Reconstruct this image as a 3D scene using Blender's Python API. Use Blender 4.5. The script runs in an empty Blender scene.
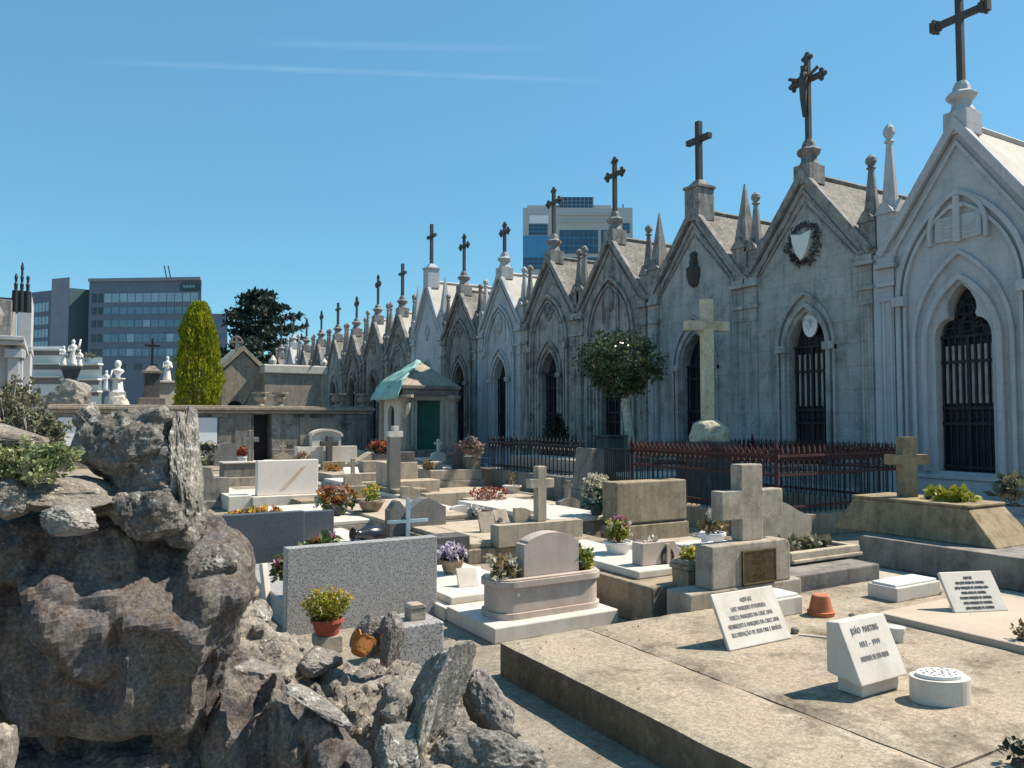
import bpy, bmesh, math, random
from mathutils import Vector, Matrix, noise, geometry

random.seed(7)
S = bpy.context.scene
COL = S.collection
R = math.radians

# ------------------------------------------------------------------ camera
FPX, EYE, YAW, PITCH = 780.0, 1.55, R(30.6), R(2.64)
fw = Vector((math.sin(YAW) * math.cos(PITCH), math.cos(YAW) * math.cos(PITCH), math.sin(PITCH)))
rt = Vector((math.cos(YAW), -math.sin(YAW), 0))
up = rt.cross(fw)
EYEV = Vector((0, 0, EYE))
cam = bpy.data.cameras.new('camera')
cam.sensor_width = 36; cam.lens = 36 * FPX / 1024
cam.clip_start = 0.05; cam.clip_end = 5000
camo = bpy.data.objects.new('camera', cam)
COL.objects.link(camo)
camo.matrix_world = Matrix.Translation(EYEV) @ Matrix((rt, up, -fw)).transposed().to_4x4()
S.camera = camo

# surveying helpers: photograph bearings turned into places on the ground / on upright planes
def ray(px, py): return fw + rt * ((px - 512) / FPX) + up * ((384 - py) / FPX)
def G(px, py, z=0.0):
    r = ray(px, py); return EYEV + r * ((z - EYE) / r.z)
def PY(px, py, y):
    r = ray(px, py); return EYEV + r * (y / r.y)
def PX(px, py, x):
    r = ray(px, py); return EYEV + r * (x / r.x)
def PD(px, py, d): return EYEV + ray(px, py) * d
def front(xl, yb, xr, yt, z0=0.0):
    a = G(xl, yb, z0); b = PY(xr, yb, a.y); t = PY(xl, yt, a.y)
    return a.x, b.x, a.y, z0, t.z

# ------------------------------------------------------------------ materials
MATS = {}
def newmat(name):
    m = bpy.data.materials.new(name); m.use_nodes = True
    nt = m.node_tree; bs = nt.nodes['Principled BSDF']
    MATS[name] = m
    return m, nt, bs
def N(nt, t, **k):
    n = nt.nodes.new(t)
    for a, v in k.items(): setattr(n, a, v)
    return n
def mixc(nt, fac, a, b, mode='MIX'):
    n = N(nt, 'ShaderNodeMix', data_type='RGBA', blend_type=mode)
    for s, v in ((0, fac), (6, a), (7, b)):
        if hasattr(v, 'links'): nt.links.new(v, n.inputs[s])
        elif s == 0: n.inputs[0].default_value = v
        else: n.inputs[s].default_value = (*v, 1)
    return n.outputs[2]
def ramp(nt, src, p0, p1, v0=0.0, v1=1.0):
    n = N(nt, 'ShaderNodeMapRange'); n.clamp = True
    n.inputs[1].default_value = p0; n.inputs[2].default_value = p1
    n.inputs[3].default_value = v0; n.inputs[4].default_value = v1
    nt.links.new(src, n.inputs[0]); return n.outputs[0]
def pos(nt, sc=(1, 1, 1), off=(0, 0, 0)):
    g = N(nt, 'ShaderNodeNewGeometry'); m = N(nt, 'ShaderNodeMapping')
    m.inputs['Scale'].default_value = sc; m.inputs['Location'].default_value = off
    nt.links.new(g.outputs['Position'], m.inputs['Vector']); return m.outputs[0]
def noi(nt, vec, scale, detail=6, rough=0.6):
    n = N(nt, 'ShaderNodeTexNoise'); n.inputs['Scale'].default_value = scale
    n.inputs['Detail'].default_value = detail; n.inputs['Roughness'].default_value = rough
    nt.links.new(vec, n.inputs['Vector']); return n.outputs['Fac']
def mul(nt, a, b):
    n = N(nt, 'ShaderNodeMath', operation='MULTIPLY')
    for i, v in enumerate((a, b)):
        if hasattr(v, 'links'): nt.links.new(v, n.inputs[i])
        else: n.inputs[i].default_value = v
    return n.outputs[0]

def stone(name, c, c2, stain=(.05, .045, .04), blot=.5, streak=.5, speck=0.0, speckc=(.03, .03, .035), rough=.88,
          bump=.35, sc=1.0, joints=0.0, lichen=0.0, lichc=(.45, .45, .4), fine=.35, bscale=40, jw=.8, jh=.42, edge=0.0):
    m, nt, bs = newmat(name)
    p = pos(nt)
    col = mixc(nt, ramp(nt, noi(nt, p, 1.6 * sc, 8, .65), .35, .65), c, c2)
    if blot:
        f = mul(nt, ramp(nt, noi(nt, pos(nt, off=(3, 1, 7)), 2.6 * sc, 10, .72), .5, .68), blot)
        col = mixc(nt, f, col, stain)
    if streak:
        f = mul(nt, ramp(nt, noi(nt, pos(nt, (5 * sc, 5 * sc, .45 * sc)), 1.0, 8, .65), .48, .72), streak)
        col = mixc(nt, f, col, stain)
    if lichen:
        f = mul(nt, ramp(nt, noi(nt, pos(nt, off=(9, 2, 4)), 9 * sc, 8, .7), .54, .62), lichen)
        col = mixc(nt, f, col, lichc)
    ff = ramp(nt, noi(nt, p, 30 * sc, 6, .7), .25, .75, 1 - fine, 1 + fine * .6)
    v = N(nt, 'ShaderNodeCombineXYZ')
    for i in range(3): nt.links.new(ff, v.inputs[i])
    col = mixc(nt, 1.0, col, v.outputs[0], 'MULTIPLY')
    if speck:
        f = mul(nt, ramp(nt, noi(nt, p, 85, 2, .7), .53, .58), speck)
        col = mixc(nt, f, col, speckc)
    if edge:
        # worn and dirty arrises
        bv = N(nt, 'ShaderNodeBevel'); bv.samples = 4; bv.inputs['Radius'].default_value = .022
        g2 = N(nt, 'ShaderNodeNewGeometry'); dt = N(nt, 'ShaderNodeVectorMath', operation='DOT_PRODUCT')
        nt.links.new(bv.outputs[0], dt.inputs[0]); nt.links.new(g2.outputs['Normal'], dt.inputs[1])
        em = ramp(nt, dt.outputs['Value'], .985, .86)
        en = noi(nt, pos(nt, off=(4, 4, 9)), 11, 8, .75)
        col = mixc(nt, mul(nt, mul(nt, em, ramp(nt, en, .47, .56)), edge), col, stain)
        col = mixc(nt, mul(nt, mul(nt, em, ramp(nt, en, .46, .38)), edge * .6), col, tuple(min(.75, x * 1.35) for x in c))
    if joints:
        g = N(nt, 'ShaderNodeNewGeometry'); s = N(nt, 'ShaderNodeSeparateXYZ'); nt.links.new(g.outputs['Position'], s.inputs[0])
        a = N(nt, 'ShaderNodeMath', operation='ADD'); nt.links.new(s.outputs[0], a.inputs[0]); nt.links.new(s.outputs[1], a.inputs[1])
        cb = N(nt, 'ShaderNodeCombineXYZ'); nt.links.new(a.outputs[0], cb.inputs[0]); nt.links.new(s.outputs[2], cb.inputs[1])
        b = N(nt, 'ShaderNodeTexBrick'); nt.links.new(cb.outputs[0], b.inputs['Vector'])
        b.inputs['Scale'].default_value = 1; b.inputs['Mortar Size'].default_value = .008
        b.inputs['Brick Width'].default_value = jw; b.inputs['Row Height'].default_value = jh
        b.inputs['Color1'].default_value = (1, 1, 1, 1); b.inputs['Color2'].default_value = (.82, .83, .84, 1)
        b.inputs['Mortar'].default_value = (.35, .35, .36, 1)
        col = mixc(nt, joints, col, mixc(nt, 1.0, col, b.outputs['Color'], 'MULTIPLY'))
    nt.links.new(col, bs.inputs['Base Color'])
    bs.inputs['Roughness'].default_value = rough
    bs.inputs['Specular IOR Level'].default_value = .25
    if bump:
        bp = N(nt, 'ShaderNodeBump'); bp.inputs['Strength'].default_value = bump; bp.inputs['Distance'].default_value = .01
        nt.links.new(noi(nt, p, bscale * sc, 8, .7), bp.inputs['Height'])
        nt.links.new(bp.outputs[0], bs.inputs['Normal'])
    return m
def plain(name, c, rough=.6, metal=0.0, var=.25, sc=8, spec=.4, trans=0.0):
    m, nt, bs = newmat(name)
    f = ramp(nt, noi(nt, pos(nt), sc, 5, .65), .3, .7, 1 - var, 1 + var)
    v = N(nt, 'ShaderNodeCombineXYZ')
    for i in range(3): nt.links.new(f, v.inputs[i])
    nt.links.new(mixc(nt, 1.0, c, v.outputs[0], 'MULTIPLY'), bs.inputs['Base Color'])
    bs.inputs['Roughness'].default_value = rough; bs.inputs['Metallic'].default_value = metal
    bs.inputs['Specular IOR Level'].default_value = spec
    return m
def leafmat(name, c, c2, sc=6, rough=.55, transl=.25):
    m, nt, bs = newmat(name)
    g = N(nt, 'ShaderNodeNewGeometry')
    f = ramp(nt, noi(nt, pos(nt), sc, 3, .6), .35, .65)
    col = mixc(nt, f, c, c2)
    col = mixc(nt, ramp(nt, g.outputs['Random Per Island'], 0, 1, 0, .6), col, tuple(x * .45 for x in c))
    nt.links.new(col, bs.inputs['Base Color']); bs.inputs['Roughness'].default_value = rough
    bs.inputs['Specular IOR Level'].default_value = .35
    t = N(nt, 'ShaderNodeBsdfTranslucent'); nt.links.new(col, t.inputs['Color'])
    mx = N(nt, 'ShaderNodeMixShader'); mx.inputs[0].default_value = transl
    nt.links.new(bs.outputs[0], mx.inputs[1]); nt.links.new(t.outputs[0], mx.inputs[2])
    nt.links.new(mx.outputs[0], nt.nodes['Material Output'].inputs['Surface'])
    return m

M = MATS
stone('chapel_pale', (.47, .475, .49), (.39, .395, .41), blot=.35, streak=.55, joints=.25, stain=(.17, .165, .16), fine=.2)
stone('chapel_white', (.47, .475, .495), (.41, .415, .435), blot=.3, streak=.45, joints=.18, stain=(.22, .21, .20), fine=.18)
stone('chapel_grey', (.43, .425, .42), (.32, .31, .30), blot=.6, streak=.75, joints=.35, stain=(.10, .095, .088), fine=.28)
stone('chapel_dark', (.40, .385, .36), (.27, .25, .23), blot=.85, streak=.9, joints=.3, stain=(.04, .037, .034), fine=.4)
stone('chapel_black', (.31, .295, .275), (.20, .185, .17), blot=.6, streak=.8, joints=.3, stain=(.03, .028, .026), fine=.3)
stone('chapel_trim', (.33, .32, .305), (.20, .19, .18), blot=.7, streak=.8, stain=(.055, .052, .05), fine=.4, lichen=.35, lichc=(.45, .44, .38), sc=1.8)
stone('finial_stone', (.10, .098, .098), (.065, .064, .064), blot=.5, streak=.5, stain=(.03, .03, .03), fine=.35)
stone('roof_lichen', (.24, .225, .20), (.145, .135, .12), blot=.8, streak=.3, stain=(.045, .042, .036), lichen=.6, lichc=(.42, .38, .30), fine=.6, sc=1.6)
stone('roof_smooth', (.50, .47, .42), (.42, .39, .35), blot=.25, streak=.2, stain=(.2, .18, .15), fine=.2)
stone('marble_white', (.62, .57, .51), (.54, .485, .42), blot=.3, streak=.25, stain=(.30, .26, .22), fine=.06, bump=.08, rough=.5, sc=2.2, edge=.55)
stone('marble_pink', (.50, .415, .36), (.44, .36, .31), blot=.35, streak=.25, stain=(.27, .2, .155), fine=.1, bump=.12, rough=.55, sc=2.2, edge=.55)
stone('cream_stone', (.48, .40, .305), (.38, .315, .235), blot=.55, streak=.5, stain=(.15, .12, .09), fine=.2, sc=2.2, edge=.8)
stone('concrete_grey', (.42, .36, .29), (.32, .27, .215), blot=.6, streak=.5, stain=(.11, .095, .08), fine=.3, sc=2.4, edge=.8)
stone('stone_brown', (.36, .285, .20), (.26, .205, .145), blot=.6, streak=.6, stain=(.07, .055, .04), fine=.3, lichen=.25, lichc=(.4, .36, .27), sc=2.2, edge=.8)
stone('stone_ochre', (.33, .255, .155), (.23, .175, .11), blot=.6, streak=.5, stain=(.055, .042, .028), fine=.35, lichen=.3, lichc=(.38, .3, .17), sc=2.2, edge=.8)
stone('stone_grey', (.28, .25, .22), (.19, .17, .15), blot=.6, streak=.6, stain=(.05, .048, .045), fine=.3, sc=2, edge=.8)
stone('stone_dark', (.13, .125, .12), (.085, .082, .08), blot=.6, streak=.6, stain=(.03, .03, .03), fine=.3, sc=2, edge=.8)
stone('wall_black', (.40, .37, .33), (.2, .185, .165), blot=.95, streak=1.0, stain=(.02, .018, .018), fine=.4, sc=.7)
stone('granite_speckled', (.40, .385, .37), (.35, .335, .325), blot=0, streak=.1, stain=(.2, .19, .18), speck=.85, speckc=(.09, .088, .09), fine=.35, bump=.05, rough=.45)
stone('granite_blue', (.075, .09, .11), (.06, .072, .09), blot=.15, streak=.15, stain=(.13, .14, .15), speck=.35, speckc=(.13, .14, .16), fine=.2, bump=.03, rough=.3)
stone('granite_dull', (.24, .225, .21), (.18, .17, .16), blot=.3, streak=.3, stain=(.07, .07, .07), speck=.5, speckc=(.08, .08, .09), fine=.25, sc=2, edge=.8)
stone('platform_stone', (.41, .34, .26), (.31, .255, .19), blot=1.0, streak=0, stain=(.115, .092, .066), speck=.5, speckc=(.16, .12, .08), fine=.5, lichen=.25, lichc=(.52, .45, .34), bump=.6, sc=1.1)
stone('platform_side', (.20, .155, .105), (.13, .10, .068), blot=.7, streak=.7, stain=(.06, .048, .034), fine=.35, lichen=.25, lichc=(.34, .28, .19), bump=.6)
stone('pink_slab', (.46, .375, .295), (.41, .325, .25), blot=.35, streak=0, stain=(.34, .25, .18), fine=.12, bump=.15, rough=.6, edge=.55)
stone('rock', (.27, .245, .22), (.15, .135, .12), blot=.75, streak=.3, stain=(.04, .036, .034), fine=.75, lichen=.8, lichc=(.44, .42, .39), bump=1.0, bscale=26, sc=2.6)
stone('rock_pale', (.33, .30, .26), (.2, .185, .165), blot=.6, streak=.2, stain=(.07, .062, .055), fine=.7, lichen=.9, lichc=(.58, .56, .52), bump=1.0, bscale=26, sc=2.6)
stone('rubble', (.31, .27, .225), (.17, .155, .14), blot=.75, streak=0, stain=(.1, .078, .055), fine=.5, lichen=.6, lichc=(.55, .48, .38), bump=1.0, bscale=30, sc=2.5)
stone('ground_dirt', (.33, .285, .225), (.22, .19, .15), blot=.5, streak=0, stain=(.17, .145, .11), fine=.5, bump=.8, lichen=.3, lichc=(.48, .43, .36), speck=.5, speckc=(.12, .1, .08))
stone('paving', (.42, .38, .31), (.33, .295, .24), blot=.5, streak=0, stain=(.16, .14, .11), fine=.3, bump=.5)
stone('cross_lichen', (.60, .54, .40), (.42, .38, .27), blot=.6, streak=.3, stain=(.09, .08, .055), fine=.4, lichen=.6, lichc=(.5, .46, .3))
plain('iron_black', (.018, .019, .022), .55, .3, .3)
plain('iron_rust', (.055, .017, .014), .75, .1, .45, 20)
plain('door_dark', (.012, .014, .019), .5, 0, .3)
plain('glass_dark', (.02, .026, .035), .15, 0, .2, spec=.6)
plain('door_green', (.03, .105, .07), .35, 0, .25, 3)
plain('curtain', (.36, .33, .30), .9, 0, .25)
plain('white_paint', (.66, .65, .62), .55, 0, .06)
plain('white_panel', (.70, .73, .76), .5, 0, .05)
plain('white_marble_carved', (.66, .65, .62), .7, 0, .12, 12)
plain('terracotta', (.42, .135, .06), .85, 0, .22, 14)
plain('terracotta_dark', (.30, .075, .045), .85, 0, .2, 14)
plain('rust_orange', (.42, .15, .035), .9, 0, .35, 18)
plain('lettering', (.05, .048, .045), .8, 0, .1)
plain('lettering_faded', (.24, .22, .21), .8, 0, .25)
plain('bronze', (.075, .055, .025), .55, .5, .4, 30)
plain('bronze_raised', (.16, .12, .055), .5, .6, .3, 30)
plain('blue_glass', (.30, .42, .50), .25, 0, .15, spec=.6)
plain('black_ceramic', (.014, .016, .02), .25, 0, .2, spec=.6)
plain('cloth_green', (.24, .41, .36), .85, 0, .3, 3)
plain('bark', (.46, .42, .36), .9, 0, .4, 14)
plain('soil', (.07, .055, .04), .95, 0, .4, 20)
plain('office_wall', (.12, .155, .21), .8, 0, .1, .4)
plain('office_wall_light', (.19, .22, .27), .8, 0, .1, .4)
plain('office_green', (.055, .10, .115), .6, 0, .1, .4)
plain('office_glass', (.09, .19, .26), .18, 0, .25, .5, spec=.7)
plain('office_glass_pale', (.22, .34, .42), .25, 0, .2, .5, spec=.7)
plain('office_glass_dark', (.015, .02, .03), .15, 0, .2, .5, spec=.7)
plain('tower_wall', (.40, .42, .43), .8, 0, .06, .4)
plain('tower_blue', (.05, .22, .42), .25, 0, .1, .5, spec=.6)
plain('tower_glass', (.03, .06, .10), .12, 0, .35, .6, spec=.8)
plain('apartment_wall', (.62, .61, .58), .8, 0, .08, .5)
plain('apartment_shade', (.16, .165, .17), .8, 0, .2, .6)
plain('zinc_roof', (.62, .62, .63), .5, 0, .1, 2)
leafmat('leaf_topiary', (.055, .085, .035), (.15, .18, .085), 8, .34, .15)
leafmat('leaf_cypress', (.20, .27, .014), (.46, .43, .025), 2.2, .6, .3)
leafmat('leaf_cedar', (.016, .036, .030), (.04, .07, .05), 1.2, .7, .1)
leafmat('leaf_green', (.08, .13, .04), (.17, .22, .075), 14, .55)
leafmat('leaf_olive', (.13, .13, .07), (.26, .24, .15), 16, .6)
leafmat('leaf_succulent', (.22, .27, .10), (.38, .40, .20), 18, .5)
leafmat('leaf_dry', (.20, .14, .065), (.28, .2, .1), 16, .7)
leafmat('leaf_yellowgreen', (.22, .26, .03), (.42, .38, .04), 20, .55)
leafmat('leaf_dark', (.012, .022, .014), (.03, .045, .022), 10, .6, .1)
leafmat('leaf_teal', (.02, .10, .075), (.04, .16, .11), 14, .5)
leafmat('petal_yellow', (.62, .42, .03), (.7, .52, .12), 30, .7)
leafmat('petal_orange', (.50, .16, .035), (.55, .3, .08), 20, .7)
leafmat('petal_red', (.30, .04, .025), (.38, .12, .05), 20, .7)
leafmat('petal_pink', (.55, .16, .26), (.62, .34, .38), 20, .7)
leafmat('petal_dustypink', (.50, .34, .28), (.42, .24, .19), 10, .8)
leafmat('petal_white', (.72, .70, .66), (.66, .62, .56), 20, .7)
leafmat('petal_cream', (.60, .55, .40), (.66, .60, .48), 20, .8)
leafmat('petal_lilac', (.46, .36, .50), (.72, .68, .72), 20, .7)

def rockface(name):
    m, nt, bs = newmat(name)
    cr = N(nt, 'ShaderNodeValToRGB'); e = cr.color_ramp.elements
    cols = [(.30, (.045, .045, .055)), (.39, (.125, .118, .126)), (.45, (.20, .175, .16)), (.495, (.14, .102, .084)), (.53, (.115, .108, .114)), (.60, (.25, .215, .18)), (.70, (.11, .11, .13))]
    e[0].position, e[0].color = cols[0][0], (*cols[0][1], 1); e[1].position, e[1].color = cols[1][0], (*cols[1][1], 1)
    for p_, c_ in cols[2:]:
        q = e.new(p_); q.color = (*c_, 1)
    nt.links.new(noi(nt, pos(nt, (4.2, 4.2, .9)), 1.0, 7, .6), cr.inputs[0])
    p = pos(nt)
    col = mixc(nt, mul(nt, ramp(nt, noi(nt, pos(nt, off=(2, 5, 1)), 2.4, 8, .7), .52, .64), .75), cr.outputs[0], (.02, .018, .022))
    col = mixc(nt, mul(nt, ramp(nt, noi(nt, pos(nt, off=(1, 8, 3)), 5, 9, .75), .50, .62), .75), col, (.20, .17, .14))
    col = mixc(nt, mul(nt, ramp(nt, noi(nt, pos(nt, off=(9, 2, 4)), 26, 8, .8), .57, .63), .7), col, (.33, .31, .28))
    ff = ramp(nt, noi(nt, p, 70, 6, .75), .3, .7, .3, 1.7); v = N(nt, 'ShaderNodeCombineXYZ')
    for i in range(3): nt.links.new(ff, v.inputs[i])
    col = mixc(nt, 1.0, col, v.outputs[0], 'MULTIPLY')
    nt.links.new(col, bs.inputs['Base Color']); bs.inputs['Roughness'].default_value = .85; bs.inputs['Specular IOR Level'].default_value = .25
    bp = N(nt, 'ShaderNodeBump'); bp.inputs['Strength'].default_value = 1.0; bp.inputs['Distance'].default_value = .03
    nt.links.new(noi(nt, p, 20, 12, .78), bp.inputs['Height']); nt.links.new(bp.outputs[0], bs.inputs['Normal'])
rockface('rock_rust')

# ------------------------------------------------------------------ mesh builder
class MB:
    def __init__(s): s.v = []; s.f = []
    def add(s, vs, fs):
        o = len(s.v); s.v += [tuple(v) for v in vs]; s.f += [tuple(i + o for i in f) for f in fs]; return s
    def box(s, x0, x1, y0, y1, z0, z1):
        return s.add([(x0, y0, z0), (x1, y0, z0), (x1, y1, z0), (x0, y1, z0), (x0, y0, z1), (x1, y0, z1), (x1, y1, z1), (x0, y1, z1)],
                     [(0, 3, 2, 1), (4, 5, 6, 7), (0, 1, 5, 4), (1, 2, 6, 5), (2, 3, 7, 6), (3, 0, 4, 7)])
    def taper(s, cx, cy, z0, z1, ax, ay, bx, by):
        return s.add([(cx - ax, cy - ay, z0), (cx + ax, cy - ay, z0), (cx + ax, cy + ay, z0), (cx - ax, cy + ay, z0),
                      (cx - bx, cy - by, z1), (cx + bx, cy - by, z1), (cx + bx, cy + by, z1), (cx - bx, cy + by, z1)],
                     [(0, 3, 2, 1), (4, 5, 6, 7), (0, 1, 5, 4), (1, 2, 6, 5), (2, 3, 7, 6), (3, 0, 4, 7)])
    def lathe(s, cx, cy, prof, n=12, rot=0.0, sy=1.0):
        vs = []; fs = []
        for r, z in prof:
            for k in range(n):
                a = rot + 2 * math.pi * k / n
                vs.append((cx + r * math.cos(a), cy + sy * r * math.sin(a), z))
        for j in range(len(prof) - 1):
            for k in range(n):
                fs.append((j * n + k, j * n + (k + 1) % n, (j + 1) * n + (k + 1) % n, (j + 1) * n + k))
        fs.append(tuple(reversed(range(n)))); fs.append(tuple((len(prof) - 1) * n + k for k in range(n)))
        return s.add(vs, fs)
    def tube(s, pts, rad, n=6):
        pts = [Vector(p) for p in pts]
        if not hasattr(rad, '__len__'): rad = [rad] * len(pts)
        vs = []; fs = []
        for i, p in enumerate(pts):
            d = (pts[min(i + 1, len(pts) - 1)] - pts[max(i - 1, 0)]).normalized()
            a = d.orthogonal().normalized() if i == 0 else (a - d * a.dot(d)).normalized()
            b = d.cross(a)
            for k in range(n):
                t = 2 * math.pi * k / n
                vs.append(p + (a * math.cos(t) + b * math.sin(t)) * rad[i])
        for j in range(len(pts) - 1):
            for k in range(n):
                fs.append((j * n + k, j * n + (k + 1) % n, (j + 1) * n + (k + 1) % n, (j + 1) * n + k))
        fs.append(tuple(reversed(range(n)))); fs.append(tuple((len(pts) - 1) * n + k for k in range(n)))
        return s.add(vs, fs)
    def panel(s, outer, mp, d0, d1, holes=()):
        loops = [list(outer)] + [list(h) for h in holes]
        flat = [p for l in loops for p in l]; n = len(flat)
        tris = geometry.tessellate_polygon([[Vector((p[0], p[1], 0)) for p in l] for l in loops])
        vs = [mp(p[0], p[1], d0) for p in flat] + [mp(p[0], p[1], d1) for p in flat]
        fs = [tuple(t) for t in tris] + [tuple(i + n for i in reversed(t)) for t in tris]
        o = 0
        for l in loops:
            k = len(l)
            for i in range(k):
                j = (i + 1) % k
                fs.append((o + i, o + j, n + o + j, n + o + i))
            o += k
        return s.add(vs, fs)
    def ribbon(s, path, w, mp, d0, d1):
        P = [Vector((p[0], p[1])) for p in path]; nrm = []
        for i in range(len(P)):
            a = (P[i] - P[i - 1]).normalized() if i > 0 else None
            b = (P[i + 1] - P[i]).normalized() if i < len(P) - 1 else None
            na = Vector((-a.y, a.x)) if a else None; nb = Vector((-b.y, b.x)) if b else None
            if na is None: nn = nb
            elif nb is None: nn = na
            else:
                nn = (na + nb); nn = nn / max(.4, nn.dot(na))
            nrm.append(nn)
        q = [P[i] + nrm[i] * w for i in range(len(P))]
        vs = []
        for i in range(len(P)):
            for (pt, d) in ((P[i], d0), (q[i], d0), (q[i], d1), (P[i], d1)):
                vs.append(mp(pt.x, pt.y, d))
        fs = []
        for i in range(len(P) - 1):
            for k in range(4):
                fs.append((i * 4 + k, i * 4 + (k + 1) % 4, i * 4 + 4 + (k + 1) % 4, i * 4 + 4 + k))
        fs.append((3, 2, 1, 0)); e = (len(P) - 1) * 4; fs.append((e, e + 1, e + 2, e + 3))
        return s.add(vs, fs)
    def build(s, name, mat, root=None, parent=None, bevel=0.0, smooth=False, loc=None, recalc=True, mtx=None):
        base = Vector(root.location) if root is not None else Vector(loc) if loc is not None else Vector((0, 0, 0))
        me = bpy.data.meshes.new(name)
        vs = [Vector(v) for v in s.v]
        if mtx is not None: vs = [mtx @ v for v in vs]
        me.from_pydata([v - base for v in vs], [], s.f)
        if recalc:
            bm = bmesh.new(); bm.from_mesh(me); bmesh.ops.recalc_face_normals(bm, faces=bm.faces); bm.to_mesh(me); bm.free()
        me.materials.append(mat if not isinstance(mat, str) else M[mat])
        if smooth:
            for p in me.polygons: p.use_smooth = True
        o = bpy.data.objects.new(name, me); COL.objects.link(o)
        par = parent if parent is not None else root
        if par is not None: o.parent = par
        else: o.location = base
        if bevel:
            b = o.modifiers.new('bevel', 'BEVEL'); b.width = bevel; b.segments = 2; b.limit_method = 'ANGLE'; b.angle_limit = R(35)
        return o

def tag(o, label, cat, group=None):
    o['label'] = label; o['category'] = cat
    if group: o['group'] = group
    return o
def thing(name, label, cat, loc, group=None):
    o = bpy.data.objects.new(name, None); COL.objects.link(o)
    o.location = loc; o.empty_display_size = .1
    return tag(o, label, cat, group)
def struct(o): o['kind'] = 'structure'; return o

def XZ(y):          # upright plane facing the path (u -> x, w -> z, d -> depth along y)
    return lambda u, w, d: (u, y + d, w)
def arch(hw, z0, zs, k=1.9, n=10, cx=0.0):
    """pointed arch outline, anticlockwise from lower right"""
    r = k * hw; c = r - hw; a1 = math.acos(c / r)
    p = [(cx + hw, z0)] + [(cx - c + r * math.cos(a1 * i / n), zs + r * math.sin(a1 * i / n)) for i in range(n + 1)]
    q = [(2 * cx - x, z) for x, z in reversed(p[:-1])]
    return p + q
def cross_poly(cx, z0, z1, hw, za0, za1, ha):
    return [(cx - hw, z0), (cx + hw, z0), (cx + hw, za0), (cx + ha, za0), (cx + ha, za1), (cx + hw, za1), (cx + hw, z1),
            (cx - hw, z1), (cx - hw, za1), (cx - ha, za1), (cx - ha, za0), (cx - hw, za0)]

def leaves(mb, c, rad, n, size, shell=.0, flat=.0, upbias=0.0, seed=0, asp=.55):
    rnd = random.Random(seed)
    c = Vector(c)
    for _ in range(n):
        while True:
            p = Vector((rnd.uniform(-1, 1), rnd.uniform(-1, 1), rnd.uniform(-1, 1)))
            l = p.length
            if shell < l <= 1: break
        q = c + Vector((p.x * rad[0], p.y * rad[1], p.z * rad[2]))
        d = Vector((rnd.gauss(0, 1), rnd.gauss(0, 1), rnd.gauss(0, 1) + upbias)).normalized()
        e = d.orthogonal().normalized(); e = Matrix.Rotation(rnd.uniform(0, 6.28), 3, d) @ e
        s = size * rnd.uniform(.6, 1.35); w = s * asp
        mb.add([q, q + d * s * .5 + e * w * .5, q + d * s, q + d * s * .5 - e * w * .5], [(0, 1, 2, 3)])
    return mb
def stalks(mb, c, h, spread, n, size, seed=0, leafn=5):
    """thin upright stems with small leaves"""
    rnd = random.Random(seed); c = Vector(c)
    for _ in range(n):
        a = rnd.uniform(0, 6.28); t = rnd.uniform(.1, 1) * spread
        top = c + Vector((math.cos(a) * t, math.sin(a) * t, h * rnd.uniform(.6, 1)))
        b = c + Vector((math.cos(a) * t * .3, math.sin(a) * t * .3, 0))
        mb.tube([b, (b + top) / 2 + Vector((0, 0, h * .06)), top], size * .06, 3)
        for k in range(leafn):
            leaves(mb, b.lerp(top, rnd.uniform(.3, 1)), (size * .2,) * 3, 1, size, seed=rnd.random(), upbias=.5)
    return mb

def rockmesh(center, size, seed, sub=4, cuts=9, rough=.10, rot=(0, 0, 0), freq=2.2, sq=0):
    bm = bmesh.new(); bmesh.ops.create_icosphere(bm, subdivisions=sub, radius=1)
    rnd = random.Random(seed); pl = []
    for _ in range(cuts):
        n = Vector((rnd.gauss(0, 1), rnd.gauss(0, 1), rnd.gauss(0, 1))).normalized(); pl.append((n, rnd.uniform(.55, .85)))
    o = Vector((seed * 3.7, seed * 1.3, seed * 2.1))
    E = Matrix.Rotation(rot[2], 3, 'Z') @ Matrix.Rotation(rot[1], 3, 'Y') @ Matrix.Rotation(rot[0], 3, 'X')
    for v in bm.verts:
        p = v.co.copy()
        if sq: p = p / (abs(p.x) ** sq + abs(p.y) ** sq + abs(p.z) ** sq) ** (1 / sq)
        for n, d in pl:
            t = p.dot(n)
            if t > d: p -= n * (t - d) * .92
        f = noise.fractal(p * freq + o, 1.0, 2.1, 6) * rough + noise.fractal(p * freq * 5 + o, .9, 2.2, 4) * rough * .35
        p = p * (1 + f)
        v.co = E @ Vector((p.x * size[0], p.y * size[1], p.z * size[2])) + Vector(center)
    mb = MB(); bm.verts.ensure_lookup_table()
    mb.add([v.co for v in bm.verts], [tuple(x.index for x in f.verts) for f in bm.faces]); bm.free()
    return mb
def text_mb(mb, s, size, mtx, sx=.75):
    cu = bpy.data.curves.new('t', 'FONT'); cu.body = s; cu.size = size; cu.align_x = 'CENTER'; cu.resolution_u = 3
    cu.extrude = .0012; cu.offset = -.006 * size; cu.space_character = 1.12
    ob = bpy.data.objects.new('t', cu); COL.objects.link(ob)
    me = bpy.data.meshes.new_from_object(ob.evaluated_get(bpy.context.evaluated_depsgraph_get()))
    mb.add([mtx @ Vector((v.co.x * sx, v.co.y, v.co.z)) for v in me.vertices], [tuple(p.vertices) for p in me.polygons])
    bpy.data.objects.remove(ob); bpy.data.curves.remove(cu); bpy.data.meshes.remove(me)

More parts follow.
